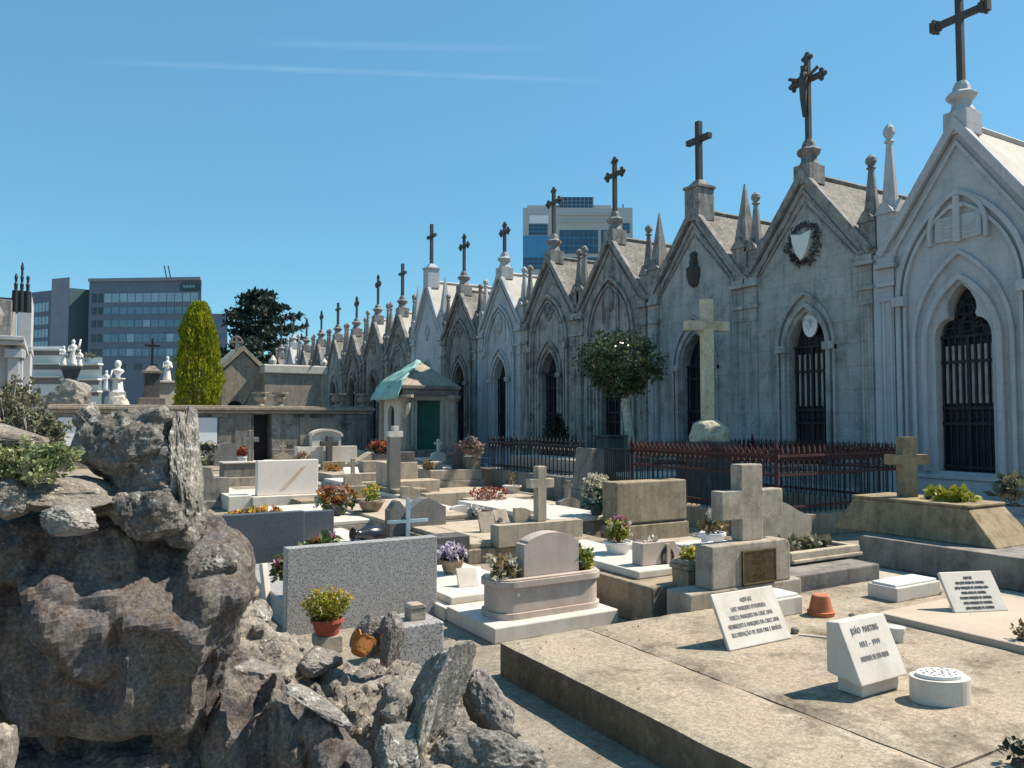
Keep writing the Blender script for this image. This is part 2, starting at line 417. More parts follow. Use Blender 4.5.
# ------------------------------------------------------------------ light and sky
SUN_EL, SUN_AZ = R(52), R(-14)         # azimuth measured from +X towards +Y
S.view_settings.view_transform = 'Standard'; S.view_settings.look = 'None'
S.view_settings.exposure = 0.78; S.view_settings.gamma = 1.0
w = bpy.data.worlds.new('World'); S.world = w; w.use_nodes = True
nt = w.node_tree; bg = nt.nodes['Background']
sky = N(nt, 'ShaderNodeTexSky', sky_type='NISHITA'); sky.sun_disc = False
sky.sun_elevation = SUN_EL; sky.sun_rotation = math.pi / 2 - SUN_AZ
sky.air_density = 1.0; sky.dust_density = 0.1; sky.ozone_density = 1.2; sky.altitude = 50
tc = N(nt, 'ShaderNodeTexCoord')
hs_ = N(nt, 'ShaderNodeHueSaturation'); hs_.inputs['Saturation'].default_value = 1.06; nt.links.new(sky.outputs[0], hs_.inputs['Color'])
skyc = mixc(nt, 1.0, hs_.outputs[0], (.57, .85, .88), 'MULTIPLY')
skyc = mixc(nt, .5, skyc, (.80, 2.25, 3.4))
for (a, b, width, amt, seed) in (((60, 60), (620, 82), .0045, .13, 3), ((230, 42), (560, 50), .006, .09, 9)):
    r1 = ray(*a).normalized(); r2 = ray(*b).normalized(); n = r1.cross(r2).normalized()
    d = N(nt, 'ShaderNodeVectorMath', operation='DOT_PRODUCT'); nt.links.new(tc.outputs['Generated'], d.inputs[0]); d.inputs[1].default_value = n
    ab = N(nt, 'ShaderNodeMath', operation='ABSOLUTE'); nt.links.new(d.outputs['Value'], ab.inputs[0])
    f = ramp(nt, ab.outputs[0], 0, width, 1, 0)
    t = (r2 - r1); t2 = N(nt, 'ShaderNodeVectorMath', operation='DOT_PRODUCT'); nt.links.new(tc.outputs['Generated'], t2.inputs[0]); t2.inputs[1].default_value = t
    lo, hi = r1.dot(t), r2.dot(t); e = (hi - lo) * .25
    f = mul(nt, f, mul(nt, ramp(nt, t2.outputs['Value'], lo, lo + e), ramp(nt, t2.outputs['Value'], hi - e, hi, 1, 0)))
    f = mul(nt, f, ramp(nt, noi(nt, tc.outputs['Generated'], 14, 4), .3, .7, .3, 1))
    skyc = mixc(nt, mul(nt, f, amt), skyc, (4.2, 5.4, 6.2))
nt.links.new(skyc, bg.inputs['Color']); bg.inputs['Strength'].default_value = 0.115
sl = bpy.data.lights.new('sun', 'SUN'); sl.energy = 5.0; sl.angle = R(.53); sl.color = (1, .91, .77)
so = bpy.data.objects.new('sun', sl); COL.objects.link(so)
sd = Vector((math.cos(SUN_EL) * math.cos(SUN_AZ), math.cos(SUN_EL) * math.sin(SUN_AZ), math.sin(SUN_EL)))
so.rotation_euler = sd.to_track_quat('Z', 'Y').to_euler()

# ------------------------------------------------------------------ ground
struct(MB().box(-900, 900, -300, 1500, -1, 0).build('ground', 'ground_dirt'))
DX = 12.5                                  # the row of chapels fronts on x = 12.5
struct(MB().box(10.9, DX - .6, -6, 62, -.2, .012).build('path', 'paving'))
struct(MB().box(6.3, 7.5, -3, 12, -.2, .010).build('side_path', 'paving'))

# ------------------------------------------------------------------ chapels
def pinnacle_mb(mb, X, Y, z, h, style, w=.15):
    mb.box(X - w * 1.25, X + w * 1.25, Y - w * 1.25, Y + w * 1.25, z, z + .09)
    bh = h * .34
    mb.box(X - w, X + w, Y - w, Y + w, z + .09, z + bh)
    for s in (0, 1):                       # little gables on the four sides
        for q in (-1, 1):
            tri = [(-w * 1.1, z + bh - .03), (w * 1.1, z + bh - .03), (0, z + bh + .22)]
            mp = (lambda u, ww, d: (X + q * (w + .0) + d * q, Y + u, ww)) if s else (lambda u, ww, d: (X + u, Y + q * w + d * q, ww))
            mb.panel(tri, mp, -.05, .035)
    if style == 'ball':
        mb.lathe(X, Y, [(w * .98, z + bh - .02), (w * .9, z + bh + .06), (w * .32, z + h * .84), (w * .30, z + h * .85), (w * .55, z + h * .865), (w * .3, z + h * .885),
                        (w * .62, z + h * .93), (w * .55, z + h * .965), (w * .12, z + h)], 8, R(22.5))
    else:
        mb.taper(X, Y, z + bh - .02, z + h, w * .88, w * .88, .012, .012)

def cross_mb(mb, X, Y, z0, z1, arm, t, style):
    """cross of thickness t facing -X, arms along Y"""
    za = z0 + (z1 - z0) * .70
    mp = lambda u, ww, d: (X + d, Y - u, ww)
    h = t / 2
    if style == 'plain':
        mb.panel(cross_poly(0, z0, z1, h, za - h, za + h, arm), mp, -h, h)
        return
    mb.panel(cross_poly(0, z0, z1 - .02, h * .85, za - h * .85, za + h * .85, arm * .94), mp, -h * .8, h * .8)
    ends = [(0, z1, 0, 1), (arm, za, 1, 0), (-arm, za, -1, 0)]
    for (u, zz, du, dz) in ends:
        if style == 'flared':
            for k, e in ((0, .0), (.45, .55), (.9, .2)):
                r = h * (1.25 + e)
                cu, cz = u - du * t * (1 - k), zz - dz * t * (1 - k)
                mb.box(X - r * .8, X + r * .8, Y - cu - (r if dz else t * .2), Y - cu + (r if dz else t * .2), cz - (t * .2 if dz else r), cz + (t * .2 if dz else r))
        else:                              # budded ends
            for (a, b) in ((0, 0), (1, -.7), (-1, -.7)):
                cu = u + du * b * t + (a * t * .75 if dz else 0); cz = zz + dz * b * t + (a * t * .75 if du else 0)
                mb.lathe(X, Y - cu, [(h * .3, cz - h * .9), (h * .85, cz - h * .4), (h * .85, cz + h * .4), (h * .3, cz + h * .9)], 8)

NCH = [0]
def chapel(Yc, label, mat='chapel_grey', roof='roof_lichen', hw=1.38, eave=4.55, apex=6.35, door=(.43, .72, 2.85, 1.75), recess=None,
           relief=None, crs='plain', ctop=8.35, carm=.40, ct=.11, ped='round', pin='ball', pinz=6.4, trefoil=False, curtain=False, detail=True, dx=0.0, shade=None):
    X = DX + dx; NCH[0] += 1; pv = .007 * (NCH[0] % 2)
    mp = lambda u, z, d: (X + d, Yc - u, z)
    t = thing('funerary_chapel', label, 'chapel', (X + 1.7, Yc, 0), 'gothic funerary chapels in a row')
    dw, zb, zs, k = door
    if trefoil:
        dl = [(dw, zb), (dw, zs)]
        for i in range(1, 7):
            a = R(15 * i); dl.append((dw - .22 + .22 * math.cos(a), zs + .30 * math.sin(a)))
        dl += [(.21, zs + .36), (.235, zs + .45), (.22, zs + .56), (.14, zs + .72), (0, zs + .86)]
        dl = dl + [(-x, z) for x, z in reversed(dl[:-1])]
    else:
        dl = arch(dw, zb, zs, k)
    outer = [(-hw, 0), (hw, 0), (hw, eave - .16), (0, apex - .16), (-hw, eave - .16)]
    wl = MB(); wl.panel(outer, mp, 0, .32, [dl])
    wl.box(X + .323, X + 3.3, Yc - hw, Yc + hw, 0, eave - .22)
    wl.box(X - .03, X + 3.2, Yc + hw - .02, Yc + hw + .12, 0, eave - .06)
    back = [(-hw, eave - .3), (hw, eave - .3), (0, apex - .25)]
    wl.panel(back, mp, 3.1, 3.297)
    wall = wl.build('wall', mat, t, bevel=.012)
    # roof
    rb = MB()
    sl = (apex - eave) / hw
    rz = apex - .03
    for s in (1, -1):
        e = hw
        q = [(0, rz), (s * e, rz - sl * e), (s * e, rz - sl * e - .12), (0, rz - .12)]
        rb.panel(q, mp, .053, 3.45)
    rb.tube([mp(0, rz + .01, .45), mp(0, rz + .01, 3.45)], .06, 6)
    rb.build('roof', roof, t)
    # coping and gable moulding
    gb = MB()
    gp = [(hw + .03, eave + .04), (0, apex + .08), (-hw - .03, eave + .04)]
    gb.ribbon(gp, .13, mp, -.09 - pv, .05 + pv)
    gp2 = [(hw - .12, eave - .16), (0, apex - .30), (-hw + .12, eave - .16)]
    gb.ribbon(gp2, .06, mp, -.05, .05)
    if recess is None and detail:
        gb.ribbon([(hw - .36, eave - .05), (0, apex - .62), (-hw + .36, eave - .05)], -.04, mp, -.035, .05)
    gb.build('gable_moulding', shade or mat, t, bevel=.01)
    # corner piers with base and capital
    for s in (1, -1):
        pb = MB(); c = s * (hw - .15)
        def bx(a, z0, z1, d): pb.box(X - d, X + .04, Yc - c - a, Yc - c + a, z0, z1)
        bx(.17, .0, .62, .10); bx(.15, .62, .72, .075); bx(.12, .72, 3.62, .045)
        if detail:
            for o in (-.065, .065): pb.tube([mp(c + o, .72, -.045), mp(c + o, 3.6, -.045)], .032, 6)
        bx(.145, 3.6, 3.68, .075); bx(.125, 3.68, 3.86, .055); bx(.165, 3.86, 3.94, .10)
        bx(.13, 3.94, eave - .24, .04); bx(.19, eave - .24, eave - .16, .13)
        bx(.155, eave - .16, eave - .05, .09)
        pb.build('corner_pier', mat, t, bevel=.008)
    # plinth and step
    sb = MB(); sb.box(X - .06, X + .05, Yc - hw + .33, Yc + hw - .33, 0, .60); sb.box(X - .09, X + .05, Yc - hw + .33, Yc + hw - .33, .60, .67)
    sb.build('plinth', mat, t, bevel=.012)
    st = MB(); st.box(X - .75, X - .103, Yc - hw + .02, Yc + hw - .02, 0, .17); st.box(X - .45, X - .103, Yc - hw + .15, Yc + hw - .15, .17, .34)
    st.build('step', mat, t, bevel=.012)
    # archivolts
    ab = MB()
    if trefoil:
        op = arch(dw + .10, .72, zs - .1, 2.2, 12)
        ab.ribbon(op, -.09, mp, -.08, .04)
        ab.ribbon(arch(dw + .30, .72, zs - .05, 2.2, 12), -.06, mp, -.065, .04)
    else:
        ab.ribbon(arch(dw + .05, .72, zs, k, 10), -.09, mp, -.07, .04)
        ab.ribbon(arch(dw + .20, .72, zs, k, 10), -.05, mp, -.065, .04)
        for s in (1, -1):
            ab.box(X - .112, X + .02, Yc - s * (dw + .13) - .12, Yc - s * (dw + .13) + .12, zs - .08, zs + .06)
    if recess:
        rw, rs, rk = recess
        ab.ribbon(arch(rw, .72, rs, rk, 12), -.08, mp, -.08, .04)
        ab.ribbon(arch(rw - .10, .72, rs, rk, 12), -.05, mp, -.07, .04)
        for s in (1, -1):
            ab.box(X - .145, X + .02, Yc - s * rw - .11, Yc - s * rw + .11, rs - .12, rs + .04)
    ab.build('door_surround', mat, t)
    # door
    inner = arch(dw + .02, zb, zs, k) if not trefoil else [(x * 1.02, z) for x, z in dl]
    dm = MB(); dm.panel([(x * .995, z - .004) for x, z in dl], mp, .27, .315)
    dr = dm.build('door', 'door_dark', t)
    if detail:
        gm = MB(); ztop = zs + .02
        nb = 9 if trefoil else 7
        for i in range(nb):
            u = -dw + .04 + (2 * dw - .08) * i / (nb - 1)
            gm.box(X + .16, X + .185, Yc - u - .013, Yc - u + .013, zb, ztop + (.3 if not trefoil else .0) * (1 - abs(u / dw)))
        for z in (zb + .05, zb + .75, zb + 1.0, zb + 1.75 if zs - zb > 1.9 else zs - .1, zs):
            gm.box(X + .155, X + .20, Yc - dw + .01, Yc + dw - .01, z, z + .045)
        gm.box(X + .15, X + .20, Yc - .025, Yc + .025, zb, zs)
        for i in range(nb - 1):
            u = -dw + .04 + (2 * dw - .08) * (i + .5) / (nb - 1)
            for zc in (zb + .9,):
                ring = [mp(u + .045 * math.cos(a), zc + .05 * math.sin(a), .17) for a in [k2 * .7854 for k2 in range(9)]]
                gm.tube(ring, .011, 4)
        if trefoil:                        # tracery of the arch head
            for (cu, cz, rr) in ((-.24, zs + .14, .13), (.24, zs + .14, .13), (0, zs + .22, .13), (0, zs + .5, .12), (-.1, zs + .36, .08), (.1, zs + .36, .08)):
                ring = [mp(cu + rr * math.cos(a), cz + rr * math.sin(a), .17) for a in [k2 * .5236 for k2 in range(13)]]
                gm.tube(ring, .022, 5)
                gm.tube([mp(cu - rr, cz, .17), mp(cu, cz + rr * .3, .17), mp(cu + rr, cz, .17)], .014, 4)
            for u in (-.3, -.1, .1, .3): gm.tube([mp(u, zs, .17), mp(u * .4, zs + .5, .17)], .014, 4)
        gm.build('grille', 'iron_black', t, dr)
        if curtain:
            cm = MB()
            for i in range(nb - 1):
                u = -dw + .04 + (2 * dw - .08) * (i + .5) / (nb - 1)
                cm.box(X + .20, X + .268, Yc - u - .028, Yc - u + .028, zb + 1.1, zs - .12)
            cm.build('curtain', 'curtain', t, dr)
    # relief in the gable
    rm = MB()
    if relief == 'book':
        rm2 = MB(); rm2.ribbon(arch(.42, 4.40, 4.62, 1.35, 10), -.065, mp, -.10, .03); rm2.build('niche_moulding', mat, t)
        for s in (1, -1):
            q = [(s * .06, 4.43), (s * .37, 4.45), (s * .37, 4.84), (s * .06, 4.84)]
            rm.panel(q, mp, -.05, .02)
            for j in range(5 if s < 0 else 3):
                rm.panel([(s * .10, 4.50 + j * .068), (s * .28, 4.52 + j * .068), (s * .28, 4.54 + j * .068), (s * .10, 4.52 + j * .068)], mp, -.065, -.04)
        rm.panel(cross_poly(.0, 4.40, 5.16, .055, 4.95, 5.02, .11), mp, -.09, .02)
        rm.build('book_relief', mat, t, bevel=.006)
    elif relief == 'shield':
        zc = 4.95
        for i in range(46):
            a = i * 2 * math.pi / 46
            leaves(rm, mp(.34 * math.cos(a), zc + .37 * math.sin(a), -.05), (.03, .06, .06), 7, .085, seed=i)
        wr = rm.build('wreath_relief', 'finial_stone', t)
        sh = MB(); sh.panel([(0, zc - .34), (.12, zc - .18), (.2, zc + .05), (.23, zc + .22), (0, zc + .17), (-.23, zc + .22), (-.2, zc + .05), (-.12, zc - .18)], mp, -.13, .02)
        sh.build('shield', 'white_paint', t, bevel=.01)
        md = MB(); md.panel([(.17 * math.cos(a), 3.42 + .27 * math.sin(a)) for a in [k2 * .314 for k2 in range(20)]], mp, .11, .145)
        for i in range(26):                # openwork of the medallion
            a = i * .9; r = .10 * ((i * 7) % 5) / 4
            leaves(md, mp(r * math.cos(a), 3.42 + r * 1.6 * math.sin(a), .10), (.012, .03, .03), 2, .07, seed=i)
        md.build('door_medallion', 'white_panel', t, dr)
    elif relief == 'urn':
        rm.lathe(X - .01, Yc, [(.05, 4.55), (.13, 4.62), (.18, 4.8), (.19, 4.98), (.13, 5.02), (.10, 5.06), (.12, 5.12), (.09, 5.2), (.11, 5.3), (.05, 5.36)], 10)
        rm.build('urn_relief', 'finial_stone', t)
    elif relief == 'trefoil':
        for (cu, cz) in ((0, 5.0), (-.12, 4.8), (.12, 4.8), (0, 4.62)):
            rm.tube([mp(cu + .13 * math.cos(a), cz + .14 * math.sin(a), -.02) for a in [k2 * .5236 for k2 in range(13)]], .035, 5)
        rm.build('trefoil_relief', shade or mat, t)
    elif relief == 'oval':
        rm.ribbon(arch(.30, 4.1, 4.55, 1.8, 8), -.06, mp, -.03, .03)
        rm.lathe(X, Yc, [(.03, 4.35), (.14, 4.45), (.17, 4.7), (.12, 4.95), (.03, 5.05)], 10)
        rm.build('oval_relief', shade or mat, t)
    elif relief == 'diamond':
        rm.ribbon([(0, 4.6), (.22, 4.95), (0, 5.3), (-.22, 4.95), (0, 4.6)], .06, mp, -.04, .03)
        rm.build('diamond_relief', mat, t)
        wn = MB(); wn.panel(arch(.22, 3.0, 3.45, 2.0), mp, -.02, .02); wn.build('window', 'glass_dark', t)
    # pinnacles
    for s in (1, -1):
        pm = MB(); pinnacle_mb(pm, X + .16, Yc - s * (hw - .12), eave - .06, pinz - eave + .1, pin, .165 if pin == 'ball' else .20)
        pm.build('pinnacle', shade or mat, t)
    # finial cross
    fb = MB(); z = apex
    if ped == 'round':
        fb.box(X - .06, X + .40, Yc - .19, Yc + .19, z - .22, z + .16)
        fb.lathe(X + .17, Yc, [(.21, z + .16), (.16, z + .26), (.15, z + .34), (.22, z + .40), (.24, z + .46), (.15, z + .52), (.13, z + .60), (.09, z + .68)], 8, R(22.5))
        zb2 = z + .66
    else:
        fb.box(X - .08, X + .42, Yc - .22, Yc + .22, z - .28, z + .46); fb.box(X - .11, X + .45, Yc - .25, Yc + .25, z + .46, z + .53)
        fb.taper(X + .17, Yc, z + .53, z + .68, .20, .20, .09, .09); zb2 = z + .66
    cb = MB(); cross_mb(cb, X + .17, Yc, zb2, ctop, carm, ct, crs)
    f = fb.build('finial_base', shade or mat, t, bevel=.01)
    cr = cb.build('cross', 'finial_stone', t)
    return t, cr, X

chapel(7.02, 'pale limestone chapel at the right edge, open book relief over a trefoil grille door', 'chapel_white', 'roof_smooth', hw=1.40, eave=4.42, apex=6.38,
       door=(.45, .72, 2.88, 1.75), recess=(1.0, 3.6, 1.75), relief='book', crs='flared', ctop=8.62, carm=.46, ct=.115, pin='ball', pinz=6.75, trefoil=True, curtain=True)
t2, cr2, X2 = chapel(10.0, 'grey chapel with a white shield in a dark wreath and a crucifix on top', 'chapel_grey', relief='shield', hw=1.46, shade='chapel_trim', door=(.42, .72, 2.95, 1.85), crs='budded',
                     ctop=8.75, carm=.40, ct=.11, pin='ball', pinz=6.3, curtain=True)
fg = MB()                                   # the figure on the crucifix
zc = 7.0 + (8.75 - 7.0) * .70
fg.tube([(X2 + .06, 10.0, zc - .75), (X2 + .03, 10.0, zc - .4), (X2 + .04, 10.0, zc - .1), (X2 + .05, 10.0, zc + .12)], [.035, .06, .08, .07], 8)
fg.tube([(X2 + .05, 10.0, zc + .12), (X2 + .03, 9.98, zc + .25)], [.05, .06], 8)
fg.tube([(X2 + .05, 9.66, zc + .12), (X2 + .05, 9.85, zc + .03), (X2 + .05, 10.0, zc + .08), (X2 + .05, 10.15, zc + .03), (X2 + .05, 10.34, zc + .12)], .035, 6)
fg.build('crucified_figure', 'finial_stone', t2, cr2, smooth=True)
chapel(13.0, 'plain grey chapel behind the tall stone cross, dark urn relief and square cross pedestal', 'chapel_grey', relief='urn', hw=1.48, shade='chapel_trim', door=(.46, .72, 2.75, 1.85),
       crs='plain', ped='square', ctop=8.4, carm=.36, ct=.12, pin='obelisk', pinz=6.55)
chapel(16.1, 'dark weathered chapel behind the small round tree with a flower-ended cross', 'chapel_dark', recess=(.92, 3.75, 1.75), relief='oval', hw=1.47, shade='chapel_trim', crs='budded',
       ctop=8.45, carm=.38, ct=.115, pin='ball', pinz=6.35)
chapel(19.0, 'dark grey chapel with a trefoil relief above the dark round bush', 'chapel_dark', recess=(.92, 3.7, 1.75), relief='trefoil', hw=1.42, shade='chapel_trim', crs='budded', ctop=8.4, carm=.36, pin='ball', pinz=6.3)
chapel(21.9, 'pale clean chapel with a narrow door and oval relief, white roof slope', 'chapel_pale', 'roof_smooth', recess=(.9, 3.8, 1.75), relief='oval', crs='budded', ctop=8.0, carm=.30, ped='round', pin='ball', pinz=6.3)
chapel(24.8, 'blackened chapel with a mossy roof right behind the green-door mausoleum', 'chapel_black', recess=(.88, 3.7, 1.75), relief='trefoil', crs='budded', apex=6.2, ctop=8.2, carm=.36, pin='ball', pinz=6.2)
chapel(27.6, 'tall pale chapel with a smooth gable and diamond relief, tallest cross of its neighbours', 'chapel_white', 'roof_smooth', apex=6.95, eave=4.75, relief='diamond', crs='plain', ped='square', ctop=9.2, carm=.36, pin='obelisk', pinz=6.9)
far = [('chapel_dark', 'dark chapel just left of the tall pale gabled chapel', 8.15, .33, 'roof_smooth', 6.1),
       ('chapel_black', 'soot-dark chapel with pale roof, second beyond the tall pale chapel', 8.1, .30, 'roof_smooth', 6.1),
       ('chapel_black', 'soot-dark small-crossed chapel, third beyond the tall pale chapel', 7.5, .26, 'roof_lichen', 5.8),
       ('chapel_dark', 'dark far chapel with a budded cross, fourth beyond the tall pale chapel', 7.6, .30, 'roof_lichen', 5.8),
       ('chapel_black', 'dark far chapel with a thin cross, fifth beyond the tall pale chapel', 7.5, .24, 'roof_lichen', 5.8),
       ('chapel_dark', 'dark far chapel with a stubby cross, sixth beyond the tall pale chapel', 7.4, .28, 'roof_lichen', 5.7),
       ('chapel_pale', 'far pale-gabled chapel near the dark cedar with a tall pedestal cross', 8.1, .30, 'roof_smooth', 6.1),
       ('chapel_black', 'last dark chapel at the far end of the row beside the cedar', 7.5, .28, 'roof_lichen', 5.7)]
for i, (mt, lb, ct_, ca, rf, ap) in enumerate(far):
    chapel(30.5 + 2.86 * i, lb, mt, rf, apex=ap, eave=ap - 1.75, recess=(.88, 3.3, 1.75) if i % 2 == 0 else None, crs='budded' if i % 3 else 'plain',
           relief='trefoil' if i < 3 else None, ctop=ct_, carm=ca, pin='ball', pinz=ap + .55, detail=i < 3, shade='chapel_trim' if 'black' in mt or 'dark' in mt else None)

# ------------------------------------------------------------------ far town
def plan(px, d):
    r = ray(px, 420); v = r * (d / r.dot(fw)); return Vector((v.x, v.y))
def prism(mb, pts, z0, z1):
    mb.panel([(p.x, p.y) for p in pts], lambda u, w_, d: (u, w_, d), z0, z1); return mb
def zat(py, d): return PD(512, py, d).z
def wall_box(mb, A, B, t0, t1, z0, z1, proud=.12):
    a = A.lerp(B, t0); b = A.lerp(B, t1); d = (B - A).normalized(); n = Vector((d.y, -d.x))
    if n.dot(a) > 0: n = -n
    p = [a + n * proud, b + n * proud, b - n * .15, a - n * .15]
    return prism(mb, p, z0, z1)

D = 165
A, B = plan(86, D), plan(199, D - 2)
ob = thing('office_building', 'long grey-blue office block with ribbon windows and a dark roof sign, left distance', 'office building', (A.x, A.y, 0))
top = zat(281, D)
A2, C2, D2 = plan(88, D + 5), plan(66, D + 2), plan(48, D + 4)
back = Vector((1.5, 40))
mb = prism(MB(), [A, B, B + back, A + back], 0, top)
mb.build('main_block', 'office_wall', ob)
mb = MB()
wall_box(mb, A, B, 0, 1, top + .02, top + .7, .5)
mb.build('parapet', 'office_wall_light', ob)
rows = [(293, 302, 'office_glass_pale', 1), (307, 314, 'office_glass', 1), (320, 327, 'office_glass', .25), (334, 342, 'office_glass', .3), (349, 356, 'office_glass', .3), (364, 370, 'office_glass_dark', .6)]
for y0, y1, mt, full in rows:
    z1, z0 = zat(y0, D), zat(y1, D)
    for k in range(12):
        t0 = .14 + k * .07
        if t0 > .96: continue
        m2 = mt if (full == 1 or k < 3) else ('office_glass' if (k * 7 + y0) % 5 else 'office_glass_pale')
        if full == .6: m2 = 'office_glass_dark' if k in (2, 4, 6) else None
        if m2 is None: continue
        MBw = wall_box(MB(), A, B, t0, t0 + .064, z0, z1, .1); MBw.build('window', m2, ob)
    for k in range(2):
        if y0 < 360: wall_box(MB(), A, B, .03 + k * .055, .068 + k * .055, z0, z1, .1).build('window', 'office_glass_dark', ob)
wall_box(MB(), A, B, .82, .98, zat(291, D), zat(284, D), .6).build('roof_sign', 'office_glass_dark', ob)
sg = MB()
for k in range(11): wall_box(sg, A, B, .855 + k * .0095, .861 + k * .0095, zat(288.4, D), zat(286.6, D) + (.25 if k % 3 == 0 else 0), .68)
sg.build('sign_lettering', 'office_glass_pale', ob)
wall_box(MB(), A, B, .67, .70, zat(341, D), zat(333, D), .1).build('window', 'office_glass_dark', ob)
for px, in ((166,), (170,)):
    p = plan(px, D + 8); MB().tube([(p.x, p.y, top), (p.x - 1.0, p.y, top + 5)], .13, 5).build('antenna', 'iron_black', ob)
# recess and stair tower and left wing
prism(MB(), [C2 + Vector((.05, .1)), A2, A2 + back, C2 + back], 0, zat(285, D)).build('recessed_block', 'office_green', ob)
prism(MB(), [D2, C2, C2 + back * .9, D2 + back * .9], 0, zat(276, D + 2)).build('stair_tower', 'office_wall_light', ob)
E1, E2 = plan(48, D + 7), plan(28, D + 10)
prism(MB(), [E2, E1, E1 + back * .8, E2 + back * .8], 0, zat(290, D + 8)).build('side_wing', 'office_wall', ob)
for y0, y1 in ((302, 311), (316, 324), (329, 337), (341, 348)):
    for k in range(5): wall_box(MB(), E2, E1, .08 + k * .17, .22 + k * .17, zat(y1, D + 8), zat(y0, D + 8), .1).build('window', 'office_glass_pale', ob)
p0, p1 = plan(203, D + 30), plan(226, D + 30)
lo = thing('office_building', 'low grey office wing peeking out between golden conifer and cedar', 'office building', (p0.x, p0.y, 0))
prism(MB(), [p0, p1, p1 + back, p0 + back], 0, zat(313, D + 30)).build('block', 'office_wall_light', lo)
for y0, y1 in ((320, 326), (333, 338), (345, 351)):
    wall_box(MB(), p0, p1, .02, .95, zat(y1, D + 30), zat(y0, D + 30), .1).build('window', 'office_glass', lo)

D = 80
A, B, C3 = plan(31, D), plan(101, D - 1), plan(62, D)
ap = thing('apartment_block', 'low white block with long horizontal balconies, left of the office building', 'apartment block', (A.x, A.y, 0))
prism(MB(), [A, C3, C3 + Vector((0, 9)), A + Vector((0, 9))], 0, zat(346, D)).build('wall', 'apartment_wall', ap)
prism(MB(), [C3 + Vector((.02, 0)), B, B + Vector((0, 9)), C3 + Vector((.02, 9))], 0, zat(358, D)).build('wall', 'apartment_wall', ap)
for y0, y1 in ((350.5, 353), (364, 367.5), (378, 382)):
    wall_box(MB(), A, C3, .03, .93, zat(y1 + 2, D), zat(y0, D), .06).build('window', 'apartment_shade', ap)
for y0, y1 in ((366, 370), (381, 385), (392, 396)):
    wall_box(MB(), C3, B, .06, .92, zat(y1, D), zat(y0, D), .06).build('window', 'apartment_shade', ap)
for y in (349, 363, 376): wall_box(MB(), A, C3, 0, .97, zat(y + 1.5, D), zat(y, D), .6).build('balcony', 'apartment_wall', ap)
for y in (364, 379, 391): wall_box(MB(), C3, B, .02, 1, zat(y + 1.5, D), zat(y, D), .6).build('balcony', 'apartment_wall', ap)
rg = MB()
for k in range(8): leaves(rg, (*C3.lerp(B, .1 + k * .1), zat(357, D)), (.5, .3, .35), 14, .35, seed=k)
rg.build('roof_plants', 'leaf_olive', ap)

D = 150
A, B = plan(523, D), plan(634, D)
tw = thing('office_tower', 'pale modern tower with blue panels and glass top behind the chapel roofs', 'office tower', (A.x, A.y, 0))
back = A.lerp(B, .35).normalized() * 22
prism(MB(), [A, B, B + back, A + back], 0, zat(205, D)).build('main_block', 'tower_wall', tw)
a, b = A.lerp(B, .03) + back * .2, A.lerp(B, .82) + back * .2
prism(MB(), [a, b, b + back * .4, a + back * .4], zat(205, D), zat(196, D)).build('roof_storey', 'tower_wall', tw)
a, b = A.lerp(B, .33) + back * .03, A.lerp(B, .645) + back * .03
prism(MB(), [a, b, b + back * .5, a + back * .5], zat(211, D), zat(193, D)).build('glass_penthouse', 'tower_glass', tw)
gm = MB()
for k in range(9): wall_box(gm, a, b, k / 8.2, k / 8.2 + .012, zat(210, D), zat(193.3, D), .12)
for y in (197, 201, 205): wall_box(gm, a, b, 0, 1, zat(y + .4, D), zat(y, D), .14)
gm.build('glazing_bar', 'office_glass_pale', tw)
def tw_win(px0, px1, y0, y1, mt='tower_glass'):
    t0, t1 = (px0 - 523) / 111, (px1 - 523) / 111
    o = wall_box(MB(), A, B, t0, t1, zat(y1, D), zat(y0, D), .10).build('window', mt, tw)
    if mt == 'tower_glass':
        g = MB(); n = max(2, int((px1 - px0) / 4.5))
        for k in range(1, n): wall_box(g, A, B, t0 + (t1 - t0) * k / n - .0015, t0 + (t1 - t0) * k / n + .0015, zat(y1, D), zat(y0, D), .16)
        for k in (1, 2): z = zat(y0 + (y1 - y0) * k / 3, D); wall_box(g, A, B, t0, t1, z - .06, z + .06, .15)
        g.build('glazing_bar', 'tower_blue', tw, o)
tw_win(529, 548, 222, 233); tw_win(560, 599, 228, 252); tw_win(624, 631, 221, 231); tw_win(602, 612, 228, 252)
wall_box(MB(), A, B, 0, .235, zat(256, D), zat(234, D), .14).build('blue_panel', 'tower_blue', tw)
tw_win(523, 549, 256, 268); tw_win(560, 612, 256, 268)
for y in (212, 219): wall_box(MB(), A, B, .33, .83, zat(y + 1.2, D), zat(y, D), .35).build('ledge', 'tower_wall', tw)
wall_box(MB(), A, B, .06, .235, zat(221, D), zat(213, D), .1).build('blind', 'white_panel', tw)
p = plan(631, D); MB().tube([(p.x, p.y + 2, zat(205, D)), (p.x, p.y + 2, zat(199, D))], .12, 5).build('antenna', 'iron_black', tw)

